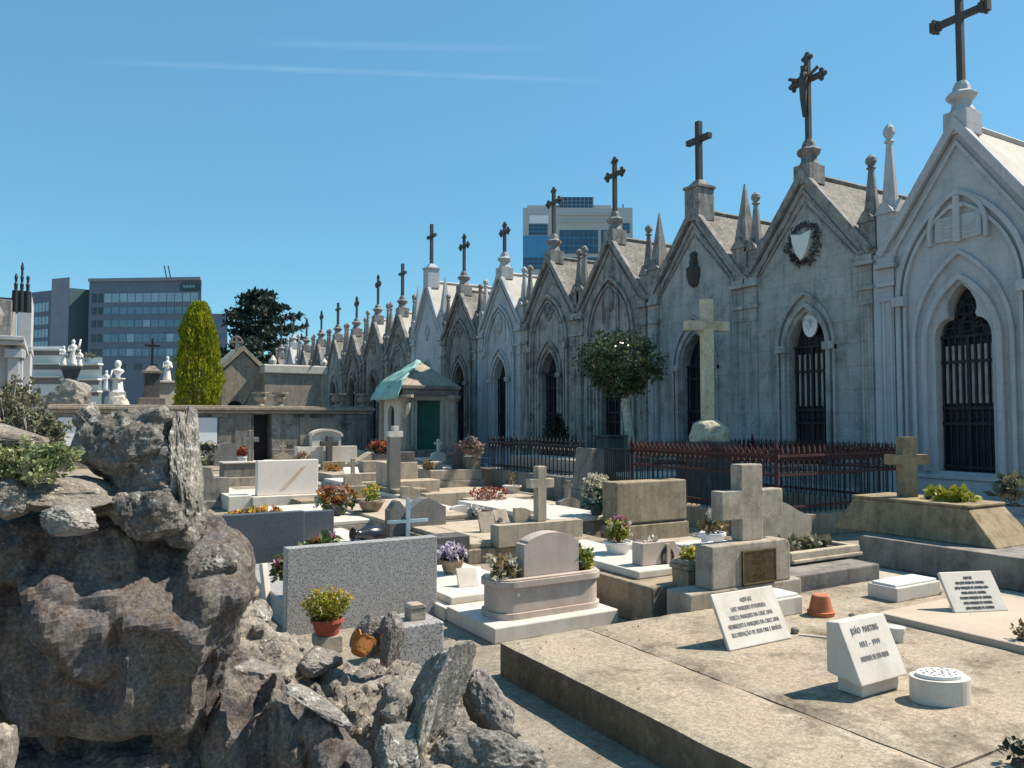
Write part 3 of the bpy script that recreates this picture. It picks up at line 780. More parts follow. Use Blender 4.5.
# ------------------------------------------------------------------ helpers for graves and flowers
def headpoly(x0, x1, z0, z1, shape):
    w = x1 - x0; h = z1 - z0
    if shape == 'round':
        c = (x0 + x1) / 2; zz = z1 - h * .38
        return [(x0, z0), (x1, z0), (x1, zz)] + [(c + w / 2 * math.cos(a), zz + h * .38 * math.sin(a)) for a in [R(12 * i) for i in range(1, 15)]] + [(x0, zz)]
    if shape == 'hump':
        zz = z1 - h * .26; pts = [(x0, z0), (x1, z0), (x1, zz)]
        for i in range(1, 14):
            t = i / 14; pts.append((x1 - w * t, zz + h * .26 * (.5 - .5 * math.cos(2 * math.pi * t)) ** .8))
        return pts + [(x0, zz)]
    if shape == 'swoop':
        zz = z1 - h * .3; pts = [(x0, z0), (x1, z0), (x1, zz)]
        for i in range(1, 10):
            t = i / 10; pts.append((x1 - w * .62 * t, zz + h * .3 * (.5 - .5 * math.cos(math.pi * t))))
        return pts + [(x0 + w * .3, z1), (x0, z1)]
    if shape == 'step':
        return [(x0, z0), (x1, z0), (x1, z0 + h * .66), (x0 + w * .62, z0 + h * .68), (x0 + w * .56, z1 - h * .08), (x0 + w * .3, z1 - h * .04), (x0 + w * .1, z1), (x0, z1)]
    return [(x0, z0), (x1, z0), (x1, z1), (x0, z1)]
def upright(mb, fr, depth, shape='flat'):
    x0, x1, y, z0, z1 = fr; mb.panel(headpoly(x0, x1, z0, z1, shape), XZ(y), 0, depth); return mb
def solo(name, label, cat, fr, depth, mat, shape='flat', bevel=.01, group=None):
    o = upright(MB(), fr, depth, shape).build(name, mat, loc=((fr[0] + fr[1]) / 2, fr[2] + depth / 2, fr[3]), bevel=bevel)
    return tag(o, label, cat, group)
def tombroot(label, fr, cat='tomb', name='tomb', group=None):
    return thing(name, label, cat, ((fr[0] + fr[1]) / 2, fr[2], 0), group)

def potted(name, label, cat, p, pot, layers, group=None, seed=1):
    """pot = (radius, height, material, shape); layers = (part, material, count, leaf size, centre height, rx, ry, rz)"""
    t = thing(name, label, cat, p, group)
    r, h, pm, sh = pot
    if sh == 'box':
        b = MB().taper(p[0], p[1], p[2], p[2] + h, r * .92, r * .7, r, r * .78); b.taper(p[0], p[1], p[2] + h, p[2] + h + .015, r * 1.06, r * .84, r * 1.06, r * .84)
        b.build('pot', pm, t, bevel=.006)
    elif sh == 'urn':
        MB().lathe(p[0], p[1], [(r * .55, p[2]), (r * .5, p[2] + h * .15), (r * .8, p[2] + h * .4), (r, p[2] + h * .8), (r * 1.15, p[2] + h * .9), (r * 1.15, p[2] + h), (r * .9, p[2] + h), (r * .85, p[2] + h * .93)], 16).build('pot', pm, t, smooth=False)
    elif sh:
        MB().lathe(p[0], p[1], [(r * .72, p[2]), (r * .94, p[2] + h * .8), (r * 1.06, p[2] + h * .81), (r * 1.06, p[2] + h), (r * .93, p[2] + h), (r * .9, p[2] + h * .9)], 20).build('pot', pm, t)
    for k, (part, mt, n, sz, dz, rx, ry, rz) in enumerate(layers):
        mb = MB()
        if part == 'stems': stalks(mb, (p[0], p[1], p[2] + dz), rz, rx, n, sz, seed=seed + k)
        elif part == 'blossoms':
            rnd = random.Random(seed * 7 + k)
            for i in range(n):
                while True:
                    q = Vector((rnd.uniform(-1, 1), rnd.uniform(-1, 1), rnd.uniform(-.6, 1)))
                    if .55 < q.length < 1: break
                c = Vector((p[0] + q.x * rx, p[1] + q.y * ry, p[2] + dz + q.z * rz))
                leaves(mb, c, (sz * .28,) * 3, 14, sz * .42, seed=rnd.random(), upbias=.3, asp=.85)
        else: leaves(mb, (p[0], p[1], p[2] + dz), (rx, ry, rz), n * 2, sz * .65, seed=seed + k, upbias=.4)
        mb.build(part, mt, t, recalc=False)
    return t

# ------------------------------------------------------------------ long family wall with vases
YW = 28.5
x0, x1 = PY(52, 420, YW).x, PY(369, 420, YW).x
zt = PY(270, 406, YW).z
wl = thing('vault_wall', 'long blackened stone wall with a cornice and white panels across the back of the graves', 'wall', ((x0 + x1) / 2, YW, 0))
xg0, xg1 = PY(254, 420, YW).x, PY(272, 420, YW).x
mb = MB(); mb.box(x0, xg0, YW, YW + 1.1, 0, zt - .28); mb.box(xg1, x1, YW, YW + 1.1, 0, zt - .28); MB().box(xg0 - .01, xg1 + .01, YW + .7, YW + 1.05, 0, zt - .3).build('door', 'door_dark', wl)
mb.build('masonry', 'wall_black', wl, bevel=.02)
mb = MB(); mb.box(x0 - .08, x1 + .1, YW - .10, YW + 1.2, zt - .277, zt - .16); mb.box(x0 - .16, x1 + .18, YW - .2, YW + 1.3, zt - .16, zt - .05); mb.box(x0 - .10, x1 + .12, YW - .14, YW + 1.2, zt - .05, zt)
mb.build('cornice', 'concrete_grey', wl, bevel=.02)
mb = MB(); mb.box(xg1, x1 + .06, YW - .07, YW, 0, .5); mb.box(x0, xg0, YW - .07, YW, 0, .5); mb.build('base_course', 'stone_grey', wl, bevel=.02)
for a, b in ((50, 77), (186, 217)):
    a, b = PY(a, 420, YW).x, PY(b, 420, YW).x
    MB().box(a, b, YW - .05, YW + .02, .72, zt - .42).build('white_panel', 'white_panel', wl, bevel=.01)
for a, b in ((300, 337), (219, 240)):
    a, b = PY(a, 420, YW).x, PY(b, 420, YW).x
    MB().box(a, b, YW - .03, YW + .02, .62, zt - .42).build('stone_panel', 'concrete_grey' if a > 6 else 'stone_grey', wl, bevel=.01)
for a in (243, 360):
    a = PY(a, 420, YW).x; MB().box(a - .28, a + .28, YW - .06, YW + .02, .5, zt - .29).build('pilaster', 'stone_grey', wl, bevel=.015)
for px, lb in ((260, 'dark stone vase on the wall, left one of the pair by the gap'), (280, 'dark stone vase on the wall, right one of the pair by the gap'), (337, 'dark stone vase on the wall, left one of the right-hand pair'), (363, 'dark stone vase at the right end of the wall')):
    p = PY(px, 405, YW + .5); z = zt + .002; s = 1.12
    mb = MB().lathe(p.x, p.y, [(.16 * s, z), (.16 * s, z + .05), (.07 * s, z + .09), (.07 * s, z + .13), (.17 * s, z + .2), (.2 * s, z + .3), (.13 * s, z + .40), (.14 * s, z + .43), (.27 * s, z + .46), (.27 * s, z + .50), (.2 * s, z + .50)], 16)
    tag(mb.build('stone_vase', 'concrete_grey', loc=(p.x, p.y, z), smooth=False), lb, 'vase', 'stone vases on the long wall')

# ------------------------------------------------------------------ small mausoleum with the green door
c = PD(419, 440, 25.0); X0, X1, Y0 = c.x - .86, c.x + .86, c.y - .8; Y1 = Y0 + 1.9
ms = thing('small_mausoleum', 'small square tomb house with a green door and torn green cloth on its pyramid roof', 'mausoleum', (c.x, c.y, 0))
MB().box(X0 - .4, X1 + .4, Y0 - .5, Y1 + .4, 0, .62).build('plinth', 'stone_grey', ms, bevel=.02)
MB().box(X0 - .6, X1 + .6, Y0 - .75, Y1 + .6, 0, .35).build('step', 'concrete_grey', ms, bevel=.02)
ze = 2.62
mb = MB(); mb.panel([(X0, .62), (X1, .62), (X1, ze - .3), (X0, ze - .3)], XZ(Y0), 0, .25, [[(c.x - .42, .625), (c.x + .42, .625), (c.x + .42, 2.16), (c.x - .42, 2.16)]])
mb.panel([(Y0 + .252, .62), (Y1, .62), (Y1, ze - .3), (Y0 + .252, ze - .3)], lambda u, w_, d: (X0 + d, u, w_), 0, .25, [arch(.26, .9, 1.75, 1.02, 8, c.y + .25)])
mb.box(X1 - .25, X1, Y0 + .252, Y1, .62, ze - .3); mb.box(X0 + .252, X1 - .252, Y1 - .25, Y1 - .002, .62, ze - .3)
mb.build('wall', 'marble_white', ms, bevel=.012)
mb = MB(); mb.ribbon([(c.x + .44, .63), (c.x + .44, 2.18), (c.x - .44, 2.18), (c.x - .44, .63)], -.09, XZ(Y0), -.05, .05); mb.build('door_frame', 'cream_stone', ms)
MB().box(c.x - .43, c.x + .43, Y0 + .14, Y0 + .18, .64, 2.17).build('door', 'door_green', ms)
MB().box(X0 + .12, X0 + .15, c.y - .1, c.y + .6, .8, 2.2).build('side_door', 'door_dark', ms)
for sx in (X0 + .05, X1 - .05):
    for sy in (Y0 - .02, Y1 - .1):
        MB().lathe(sx, sy, [(.24, .622), (.24, .72), (.17, .76), (.15, 2.1), (.2, 2.16), (.25, 2.24), (.25, 2.33)], 10).build('column', 'concrete_grey', ms)
mb = MB(); mb.box(X0 - .10, X1 + .10, Y0 - .14, Y1 + .12, ze - .298, ze - .12); mb.box(X0 - .15, X1 + .15, Y0 - .2, Y1 + .18, ze - .12, ze)
mb.build('cornice', 'stone_grey', ms, bevel=.02)
MB().taper(c.x, (Y0 + Y1) / 2, ze + .002, ze + .82, 1.0, 1.06, .06, .06).build('roof', 'concrete_grey', ms, bevel=.02)
mb = MB(); n = 14; vs = []; fs = []            # torn cloth over the left slope and the eaves
cy = (Y0 + Y1) / 2
for i in range(n + 1):
    for j in range(n + 1):
        u = i / n; v = j / n
        yy = Y0 - .36 + (Y1 - Y0 + .66) * v * .95
        xx = c.x + .06 - 1.28 * u
        yy = cy + (yy - cy) * (.12 + .88 * u)
        slope_z = ze + .82 * (1 - min(1, max(abs(xx - c.x) / 1.02, abs(yy - cy) / 1.10))) + .06
        drop = max(0, u - .80) * 2.6
        zz = slope_z - drop + .05 * noise.noise(Vector((xx * 3, yy * 3, 1))) + .025 * abs(math.sin(v * 9 + u * 3)) * u
        vs.append((xx + .06 * noise.noise(Vector((xx * 4, yy * 4, 5))), yy, zz))
for i in range(n):
    for j in range(n):
        fs.append((i * (n + 1) + j, (i + 1) * (n + 1) + j, (i + 1) * (n + 1) + j + 1, i * (n + 1) + j + 1))
mb.add(vs, fs); cl = mb.build('cloth', 'cloth_green', loc=(c.x - .7, cy, ze), smooth=True, recalc=False)
so2 = cl.modifiers.new('s', 'SOLIDIFY'); so2.thickness = .015
tag(cl, 'torn sea-green cloth draped over the left side of the tomb house roof', 'cloth')

# ------------------------------------------------------------------ distant tomb houses and monuments
d = 33
a = PD(221, 405, d); b = PD(263, 405, d); Yh = a.y; b.x = PY(263, 405, Yh).x; cx = (a.x + b.x) / 2; hw = (b.x - a.x) / 2
z1 = PY(242, 372, Yh).z; z2 = PY(242, 352, Yh).z
gh = thing('tomb_house', 'grey-brown gabled tomb house with a dark arched door and a ringed cross on top', 'tomb house', (cx, Yh, 0))
mb = MB(); mb.panel([(cx - hw, 0), (cx + hw, 0), (cx + hw, z1), (cx, z2), (cx - hw, z1)], XZ(Yh), 0, 2.5, [arch(.36, .2, 2.0, 1.02, 10, cx - .28)])
mb.build('wall', 'concrete_grey', gh, bevel=.02)
mb = MB(); mb.ribbon([(cx + hw + .15, z1 - .08), (cx, z2 + .05), (cx - hw - .15, z1 - .08)], -.16, XZ(Yh), -.12, 2.6); mb.build('roof', 'concrete_grey', gh)
mb = MB(); mb.panel(arch(.36, .2, 2.0, 1.02, 10, cx - .28), XZ(Yh), .3, .36); mb.build('door', 'door_dark', gh)
zz = z2 + .42
mb = MB(); mb.tube([(cx - .28 + .22 * math.cos(q * .5236), Yh, zz + .22 * math.sin(q * .5236)) for q in range(13)], .05, 6)
mb.panel(cross_poly(cx - .28, zz - .45, zz + .3, .05, zz - .05, zz + .05, .3), XZ(Yh), -.05, .05); mb.build('ringed_cross', 'stone_grey', gh)
Yb = Yh - .8; a = PY(264, 405, Yb); b = PY(326, 405, Yb); z1 = PY(290, 374, Yb).z; z2 = PY(290, 365, Yb).z
vb = thing('tomb_house', 'flat grey-brown tomb house with a white slab roof and small corner finials', 'tomb house', ((a.x + b.x) / 2, Yb, 0))
MB().box(a.x, b.x, Yb, Yb + 3, 0, z1).build('wall', 'concrete_grey', vb, bevel=.02)
MB().box(a.x - .05, b.x + .05, Yb - .1, Yb + 3, z1, z2).build('roof', 'marble_white', vb, bevel=.05)
for x in (a.x + .35, b.x - .1): MB().lathe(x, Yb + .05, [(.12, z2), (.15, z2 + .06), (.17, z2 + .18), (.1, z2 + .28), (.03, z2 + .4)], 8).build('finial', 'marble_white', vb)
MB().box(b.x - .25, b.x + .05, Yb - .06, Yb + .02, 0, z1).build('pilaster', 'cream_stone', vb, bevel=.02)

# chapel corner at the far left
Yl = 26.0; xr = PY(24, 400, Yl).x
lc = thing('funerary_chapel', 'pale classical chapel cut off by the left edge, with cornice, pilasters and iron finials', 'chapel', (xr - 2, Yl, 0))
zc1 = PY(10, 346, Yl).z; zc2 = PY(10, 300, Yl).z
mb = MB(); mb.box(xr - 4, xr - .25, Yl, Yl + 4, 0, zc1)
mb.build('wall', 'chapel_pale', lc, bevel=.02)
xs = PY(12, 400, Yl).x
mb = MB(); mb.box(xs - .12, xs + .16, Yl - .28, Yl, 0, zc1 - .35); mb.box(xs - .2, xs + .24, Yl - .36, Yl, zc1 - .35, zc1 - .1); mb.box(xr - .33, xr - .05, Yl - .12, Yl + .3, 0, zc1 - .35); mb.box(xr - .38, xr, Yl - .2, Yl + .3, zc1 - .35, zc1 - .1)
mb.build('pilaster', 'chapel_white', lc, bevel=.02)
mb = MB(); mb.box(xr - 4, xr + .0, Yl - .45, Yl + 4, zc1, zc1 + .12); mb.box(xr - 4, xr - .02, Yl - .6, Yl + 4, zc1 + .12, zc1 + .24)
mb.build('cornice', 'chapel_pale', lc, bevel=.02)
mb = MB(); mb.box(xr - 4, xr - .35, Yl - .1, Yl + 3.5, zc1 + .24, zc2)
for k in range(3): mb.lathe(xr - .9 - k * 1.1, Yl - .12, [(.05, zc1 + .4), (.3, zc1 + .55), (.38, zc1 + .85), (.26, zc1 + 1.15), (.05, zc1 + 1.3)], 10, 0, .5)
mb.build('attic', 'chapel_dark', lc, bevel=.03)
MB().box(xr - 4, xr - .3, Yl + .3, Yl + 3.2, zc2, zc2 + .10).build('roof', 'stone_dark', lc)
for px, y in ((12, 273), (18, 262), (24, 290)):
    p = PY(px, 420, Yl + .2); zt2 = PY(px, y, Yl + .2).z
    MB().lathe(p.x, p.y, [(.11, zc2 - .3), (.09, zc2 + .3), (.04, zc2 + .33), (.05, zc2 + .5), (.025, zc2 + .55), (.045, zc2 + .7), (.03, zc2 + .75), (.03, zc2 + (zt2 - zc2) * .8), (.045, zc2 + (zt2 - zc2) * .85), (.015, zt2)], 8).build('finial', 'iron_black', lc)
W0 = PY(20, 400, Yl + 3.2); zq = PY(24, 292, Yl + 3.2).z
sw = thing('funerary_chapel', 'narrow white side wall of a second chapel behind the one at the left edge', 'chapel', (PY(24, 400, Yl + 4.2).x, Yl + 4.2, 0))
MB().box(PY(15, 400, Yl + 4.2).x, PY(29.5, 400, Yl + 4.2).x, Yl + 4.2, Yl + 7, 0, zq).build('wall', 'chapel_white', sw, bevel=.02)
MB().box(PY(15, 400, Yl + 4.2).x, PY(30.5, 400, Yl + 4.2).x, Yl + 4.1, Yl + 7, PY(24, 352, Yl + 4.2).z, PY(24, 346, Yl + 4.2).z).build('cornice', 'chapel_white', sw, bevel=.02)

def figure(t, p, h, mat, arm=0):
    x, y, z = p; mb = MB()
    mb.lathe(x, y, [(.17 * h, z), (.15 * h, z + .1 * h), (.10 * h, z + .45 * h), (.09 * h, z + .55 * h), (.13 * h, z + .72 * h), (.12 * h, z + .78 * h), (.045 * h, z + .83 * h), (.05 * h, z + .86 * h), (.07 * h, z + .92 * h), (.05 * h, z + .98 * h), (.02 * h, z + h)], 12, 0, .75)
    for s in (1, -1):
        e = (x + s * .16 * h, y - .06 * h, z + .55 * h)
        f = (x + s * .05 * h, y - .14 * h, z + .60 * h) if arm == 0 or s < 0 else (x + s * .24 * h, y, z + 1.02 * h)
        mb.tube([(x + s * .11 * h, y, z + .74 * h), e, f], [.045 * h, .038 * h, .028 * h], 6)
    return mb.build('figure', mat, t, smooth=True)
d = 34
p = PD(166.5, 410, d); z1 = PD(166, 381, d).z
s1 = thing('statue_monument', 'white saint statue on a white square pedestal beside the golden conifer', 'statue', (p.x, p.y, 0))
MB().box(p.x - .34, p.x + .34, p.y - .3, p.y + .3, 0, z1 - .1).build('pedestal', 'marble_white', s1, bevel=.02)
MB().box(p.x - .46, p.x + .46, p.y - .4, p.y + .4, z1 - .1, z1).build('pedestal_cap', 'marble_white', s1, bevel=.02)
figure(s1, (p.x, p.y, z1), PD(166, 356, d).z - z1, 'white_marble_carved')
p = PD(151, 410, d - 1); z1 = PD(151, 371, d - 1).z
s2 = thing('cross_monument', 'dark square stone column carrying a thin black cross, left of the white saint', 'monument', (p.x, p.y, 0))
MB().box(p.x - .30, p.x + .30, p.y - .3, p.y + .3, 0, z1 - .12).build('column', 'stone_dark', s2, bevel=.02)
mb = MB(); mb.box(p.x - .4, p.x + .4, p.y - .4, p.y + .4, z1 - .12, z1); mb.taper(p.x, p.y, z1, z1 + .22, .3, .3, .12, .12); mb.build('column_cap', 'stone_grey', s2, bevel=.02)
mb = MB(); mb.box(p.x - .5, p.x + .5, p.y - .5, p.y + .5, 0, PD(151, 398, d - 1).z); mb.build('column_base', 'stone_grey', s2, bevel=.02)
zt2 = PD(151, 338, d - 1).z; za = PD(151, 345.5, d - 1).z
mb = MB().panel(cross_poly(p.x, z1 + .2, zt2, .045, za - .045, za + .045, .30), XZ(p.y), -.04, .04); mb.build('cross', 'iron_black', s2)
p = PD(117, 410, d - 2); z1 = PD(117, 392, d - 2).z; z2 = PD(117, 378, d - 2).z
s3 = thing('bust_monument', 'white marble bust on a carved white pedestal of figures above the wall', 'statue', (p.x, p.y, 0))
mb = rockmesh((p.x, p.y, z1 - .5), (.62, .5, .62), 5, 3, 8, .12); mb.box(p.x - .3, p.x + .3, p.y - .3, p.y + .3, 0, z1); mb.build('rock_base', 'marble_white', s3)
mb = MB(); mb.lathe(p.x, p.y, [(.32, z1 - .05), (.22, z1 + .08), (.18, z2 - .1), (.28, z2 - .04), (.28, z2)], 8); mb.build('pedestal', 'white_marble_carved', s3)
hb = PD(117, 360, d - 2).z - z2
mb = MB().lathe(p.x, p.y, [(.1, z2), (.09, z2 + .15 * hb), (.24, z2 + .38 * hb), (.22, z2 + .46 * hb), (.08, z2 + .54 * hb), (.09, z2 + .62 * hb), (.135, z2 + .8 * hb), (.10, z2 + .95 * hb), (.02, z2 + hb)], 12, 0, .8); mb.build('bust', 'white_marble_carved', s3, smooth=True)
q = Vector((p.x - .42, p.y - .1, z1 + .02)); figure(s3, q, .85, 'white_marble_carved', 1)
p = PD(70, 410, d - 2); z1 = PD(70, 366, d - 2).z
s4 = thing('statue_monument', 'white group of carved figures standing on a dark flared stone urn', 'statue', (p.x, p.y, 0))
MB().lathe(p.x, p.y, [(.38, 0), (.38, z1 - 1.1), (.30, z1 - .9), (.34, z1 - .5), (.50, z1 - .12), (.52, z1)], 4, R(45)).build('urn_pedestal', 'stone_dark', s4, bevel=.02)
for k, (dx, h, ar) in enumerate(((-.28, .82, 0), (.06, 1.1, 1), (.30, .7, 0))): figure(s4, (p.x + dx, p.y, z1), h, 'white_marble_carved', ar)
p = PD(79.5, 410, d); MBc = MB(); leaves(MBc, (p.x, p.y, 2.1), (.16, .16, .75), 320, .16, seed=4, upbias=1.0); MBc.tube([(p.x, p.y, 0), (p.x, p.y, 2)], .04, 5)
tag(MBc.build('cypress_sapling', 'leaf_dark', loc=(p.x, p.y, 0), recalc=False), 'thin dark cypress sapling right of the urn with figures', 'shrub')
p = PD(66, 400, 30)
rk = rockmesh((p.x + .1, p.y, PD(60, 394, 30).z - .2), (.95, .8, .75), 11, 4, 10, .12); rk.box(p.x - .5, p.x + .5, p.y - .3, p.y + .3, 0, 1.6)
tag(rk.build('rock_monument', 'rock_pale', loc=(p.x, p.y, 0)), 'pale craggy rock monument on the far wall, left background', 'monument')

# ------------------------------------------------------------------ trees
def conifer(label, px, pyb, pyt, d, halfpx):
    p = PD(px, pyb, d); zt2 = PD(px, pyt, d).z; r = halfpx * d / FPX; t = thing('conifer_tree', label, 'tree', (p.x, p.y, 0))
    MB().tube([(p.x, p.y, 0), (p.x, p.y, zt2 * .6)], [.16, .06], 8).build('trunk', 'bark', t)
    mb = MB(); rnd = random.Random(5); z0 = .35
    for i in range(15000):
        u = rnd.random() ** .8; z = z0 + (zt2 - z0) * u
        prof = r * (1.0 if u < .45 else math.sqrt(max(0, 1 - ((u - .45) / .56) ** 2.2))) * (.86 + .14 * min(1, u * 4))
        a = rnd.uniform(0, 6.283)
        bulge = .96 + .22 * noise.noise(Vector((math.cos(a) * 2.2, math.sin(a) * 2.2, z * .8))) + .22 * noise.noise(Vector((math.cos(a) * 4.5, math.sin(a) * 4.5, z * 1.6 - 1))) + .12 * noise.noise(Vector((math.cos(a) * 9, math.sin(a) * 9, z * 4)))
        rr = prof * bulge * (1 - .3 * rnd.random() ** 2)
        b = Vector((p.x + rr * math.cos(a), p.y + rr * math.sin(a), z))
        o = Vector((math.cos(a) * .45, math.sin(a) * .45, 1)) + Vector((rnd.gauss(0, .28), rnd.gauss(0, .28), 0)); o.normalize()
        e = o.orthogonal().normalized(); e = Matrix.Rotation(rnd.uniform(0, 6.28), 3, o) @ e
        s = rnd.uniform(.10, .22)
        mb.add([b, b + o * s * .5 + e * s * .2, b + o * s, b + o * s * .5 - e * s * .2], [(0, 1, 2, 3)])
    mb.build('crown', 'leaf_cypress', t, recalc=False)
conifer('bright yellow-green columnar conifer with a rounded top behind the long wall', 197.5, 405, 304, 31.5, 19.8)

p = PD(258, 400, 62); zt2 = PD(258, 291, 62).z
t = thing('cedar_tree', 'dark bluish cedar with tiered branches behind the small tomb houses', 'tree', (p.x, p.y, 0))
tb = MB(); tb.tube([(p.x, p.y, 0), (p.x + .2, p.y, zt2 * .5), (p.x, p.y, zt2 - .6)], [.4, .28, .06], 8)
mb = MB(); rnd = random.Random(12)
for i in range(64):
    u = .18 + .8 * (i / 64) ** .9; z = zt2 * u; a = i * 2.4
    L = 3.6 * (1 - ((u - .35) / .66) ** 2 if u > .35 else .9) ** .7 * rnd.uniform(.45, 1.25) + .25 if u < 1 else .3
    e = Vector((p.x + L * math.cos(a), p.y + L * math.sin(a), z + .35 * L * .5))
    s0 = Vector((p.x, p.y, z - .2)); tb.tube([s0, (s0 + e) / 2 + Vector((0, 0, .1)), e], [.08, .05, .02], 4)
    for k in range(8):
        q = s0.lerp(e, .35 + .65 * k / 7)
        leaves(mb, q + Vector((0, 0, .1)), (.55, .55, .16), 26, .36, seed=i * 31 + k, upbias=.6)
tb.build('trunk', 'bark', t); mb.build('crown', 'leaf_cedar', t, recalc=False)

# small round topiary tree in front of the chapels
XT = 10.7
p = PX(629, 440, XT); yT = p.y; pc = PY(621, 372, yT)
t = thing('topiary_tree', 'small round-crowned evergreen with glossy leaves and a forked pale trunk before the chapels', 'tree', (p.x, yT, 0))
mb = MB(); tz = pc.z - .55
b0 = Vector((p.x + .10, yT, 0))
mb.tube([b0, (p.x + .06, yT, .9), (p.x - .10, yT, tz)], [.13, .11, .09], 9)
for (dx, dy, dz) in ((-.45, 0, .55), (.4, .1, .5), (-.1, .35, .7), (.1, -.35, .6), (0, 0, .9)):
    mb.tube([(p.x - .05, yT, tz - .1), (p.x + dx * .5, yT + dy * .5, tz + dz * .55), (p.x + dx, yT + dy, tz + dz)], [.06, .04, .02], 6)
mb.build('trunk', 'bark', t)
mb = MB(); rnd = random.Random(3)
for k in range(190):
    while True:
        q = Vector((rnd.uniform(-1, 1), rnd.uniform(-1, 1), rnd.uniform(-1, 1)))
        if .5 < q.length < 1: break
    q *= 1 + .2 * noise.noise(q * 2.1 + Vector((4, 1, 2))); q.x *= 1.0 + .14 * q.z; q.y *= 1.0 + .14 * q.z
    cc = Vector((pc.x + q.x * .84, yT + q.y * .84, pc.z + .10 + q.z * (.74 if q.z > 0 else .60)))
    leaves(mb, cc, (.17, .17, .13), 32, .105, seed=k, upbias=.35, asp=.5)
mb.build('crown', 'leaf_topiary', t, recalc=False)
# dark round bush in front of the fifth chapel
p = PX(556, 440, 11.4); c = PX(555, 426, 11.4)
t = thing('round_bush', 'dark clipped round bush against the foot of a dark chapel', 'shrub', (p.x, p.y, 0))
mb = MB()
for k in range(60):
    a = k * 2.4; u = k / 60
    leaves(mb, (p.x + .34 * math.cos(a) * (1 - u * u), p.y + .34 * math.sin(a) * (1 - u * u), .25 + u * (c.z + .25 - .25)), (.16, .16, .16), 34, .1, seed=k)
mb.build('foliage', 'leaf_dark', t, recalc=False)
MB().tube([(p.x, p.y, 0), (p.x, p.y, .6)], .05, 6).build('stem', 'bark', t)
# stone post by the tree
a = PX(610, 440, 10.3)
mb = MB(); mb.box(a.x - .22, a.x + .22, a.y - .22, a.y + .22, 0, PX(610, 437, 10.3).z); mb.box(a.x - .27, a.x + .27, a.y - .27, a.y + .27, PX(610, 437, 10.3).z, PX(610, 435, 10.3).z)
tag(mb.build('stone_post', 'stone_dark', loc=(a.x, a.y, 0), bevel=.01), 'squat dark stone post left of the topiary trunk', 'post')

# ------------------------------------------------------------------ rust-red spiked fence round the cross plot
XF = 8.2
a = PX(776, 450, XF); b = PX(632, 440, XF); YS, YN = a.y, b.y
XE = PY(905, 450, YS).x
zr = PX(776, 454.5, XF).z; zb0 = .30
fe = thing('iron_fence', 'rust-red iron fence with split spear tops around the plot of the tall stone cross', 'fence', ((XF + XE) / 2, (YS + YN) / 2, 0))
mb = MB()
for (xa, xb, ya, yb_) in ((XF - .14, XE + .14, YS - .14, YS + .14), (XF - .14, XE + .14, YN - .14, YN + .14), (XF - .14, XF + .14, YS + .14, YN - .14), (XE - .14, XE + .14, YS + .14, YN - .14)):
    mb.box(xa, xb, ya, yb_, 0, zb0)
mb.build('kerb', 'stone_brown', fe, bevel=.012)
def railing(A, B, z0, z1, spikes=True, name='railing', mat='iron_black', root=fe, sp=.105):
    A = Vector(A); B = Vector(B); L = (B - A).length; n = int(L / sp); dr = (B - A) / L; bars = MB(); tops = MB()
    pr = Vector((-dr.y, dr.x))
    for i in range(n + 1):
        q = A + dr * (L * i / n)
        bars.tube([(q.x, q.y, z0), (q.x, q.y, z1)], .010, 5)
        if spikes:
            for s in (1, -1):
                c = q + dr * (.022 * s)
                tops.tube([(q.x, q.y, z1 - .14), (c.x + dr.x * .02 * s, c.y + dr.y * .02 * s, z1 - .06), (c.x, c.y, z1 + .0), (c.x + dr.x * .035 * s + pr.x * .03 * s, c.y + dr.y * .035 * s + pr.y * .03 * s, z1 + .10)], [.008, .013, .012, .004], 4)
            tops.tube([(q.x, q.y, z1 - .02), (q.x, q.y, z1 + .05), (q.x, q.y, z1 + .13)], [.010, .016, .003], 4)
            r0 = q + dr * (L / n * .5)
            if i < n:
                ring = [(r0.x + dr.x * .045 * math.cos(k * .785), r0.y + dr.y * .045 * math.cos(k * .785), z1 - .20 + .05 * math.sin(k * .785)) for k in range(9)]
                tops.tube(ring, .007, 4)
    P4 = lambda z, h, w_: (tops if spikes else bars).panel([(-w_, z), (w_, z), (w_, z + h), (-w_, z + h)], lambda u, ww, d: (A.x + dr.x * d + pr.x * u, A.y + dr.y * d + pr.y * u, ww), 0, L)
    P4(z1 - .04, .035, .018); P4(z1 - .29, .03, .016); P4(z0 + .08, .03, .016)
    r = bars.build(name, mat, root)
    if spikes: tops.build('spear_heads', 'iron_rust', root, r)
    return r
for A, B in (((XF, YS), (XF, YN)), ((XF, YS), (XE, YS)), ((XE, YS), (XE, YN)), ((XF, YN), (XE, YN))): railing(A, B, zb0, zr)
for A in ((XF, YS), (XF, YN), (XE, YS), (XE, YN)):
    MB().lathe(A[0], A[1], [(.028, zb0), (.028, zr), (.04, zr + .02), (.035, zr + .08), (.006, zr + .2)], 8).build('corner_post', 'iron_rust', fe)
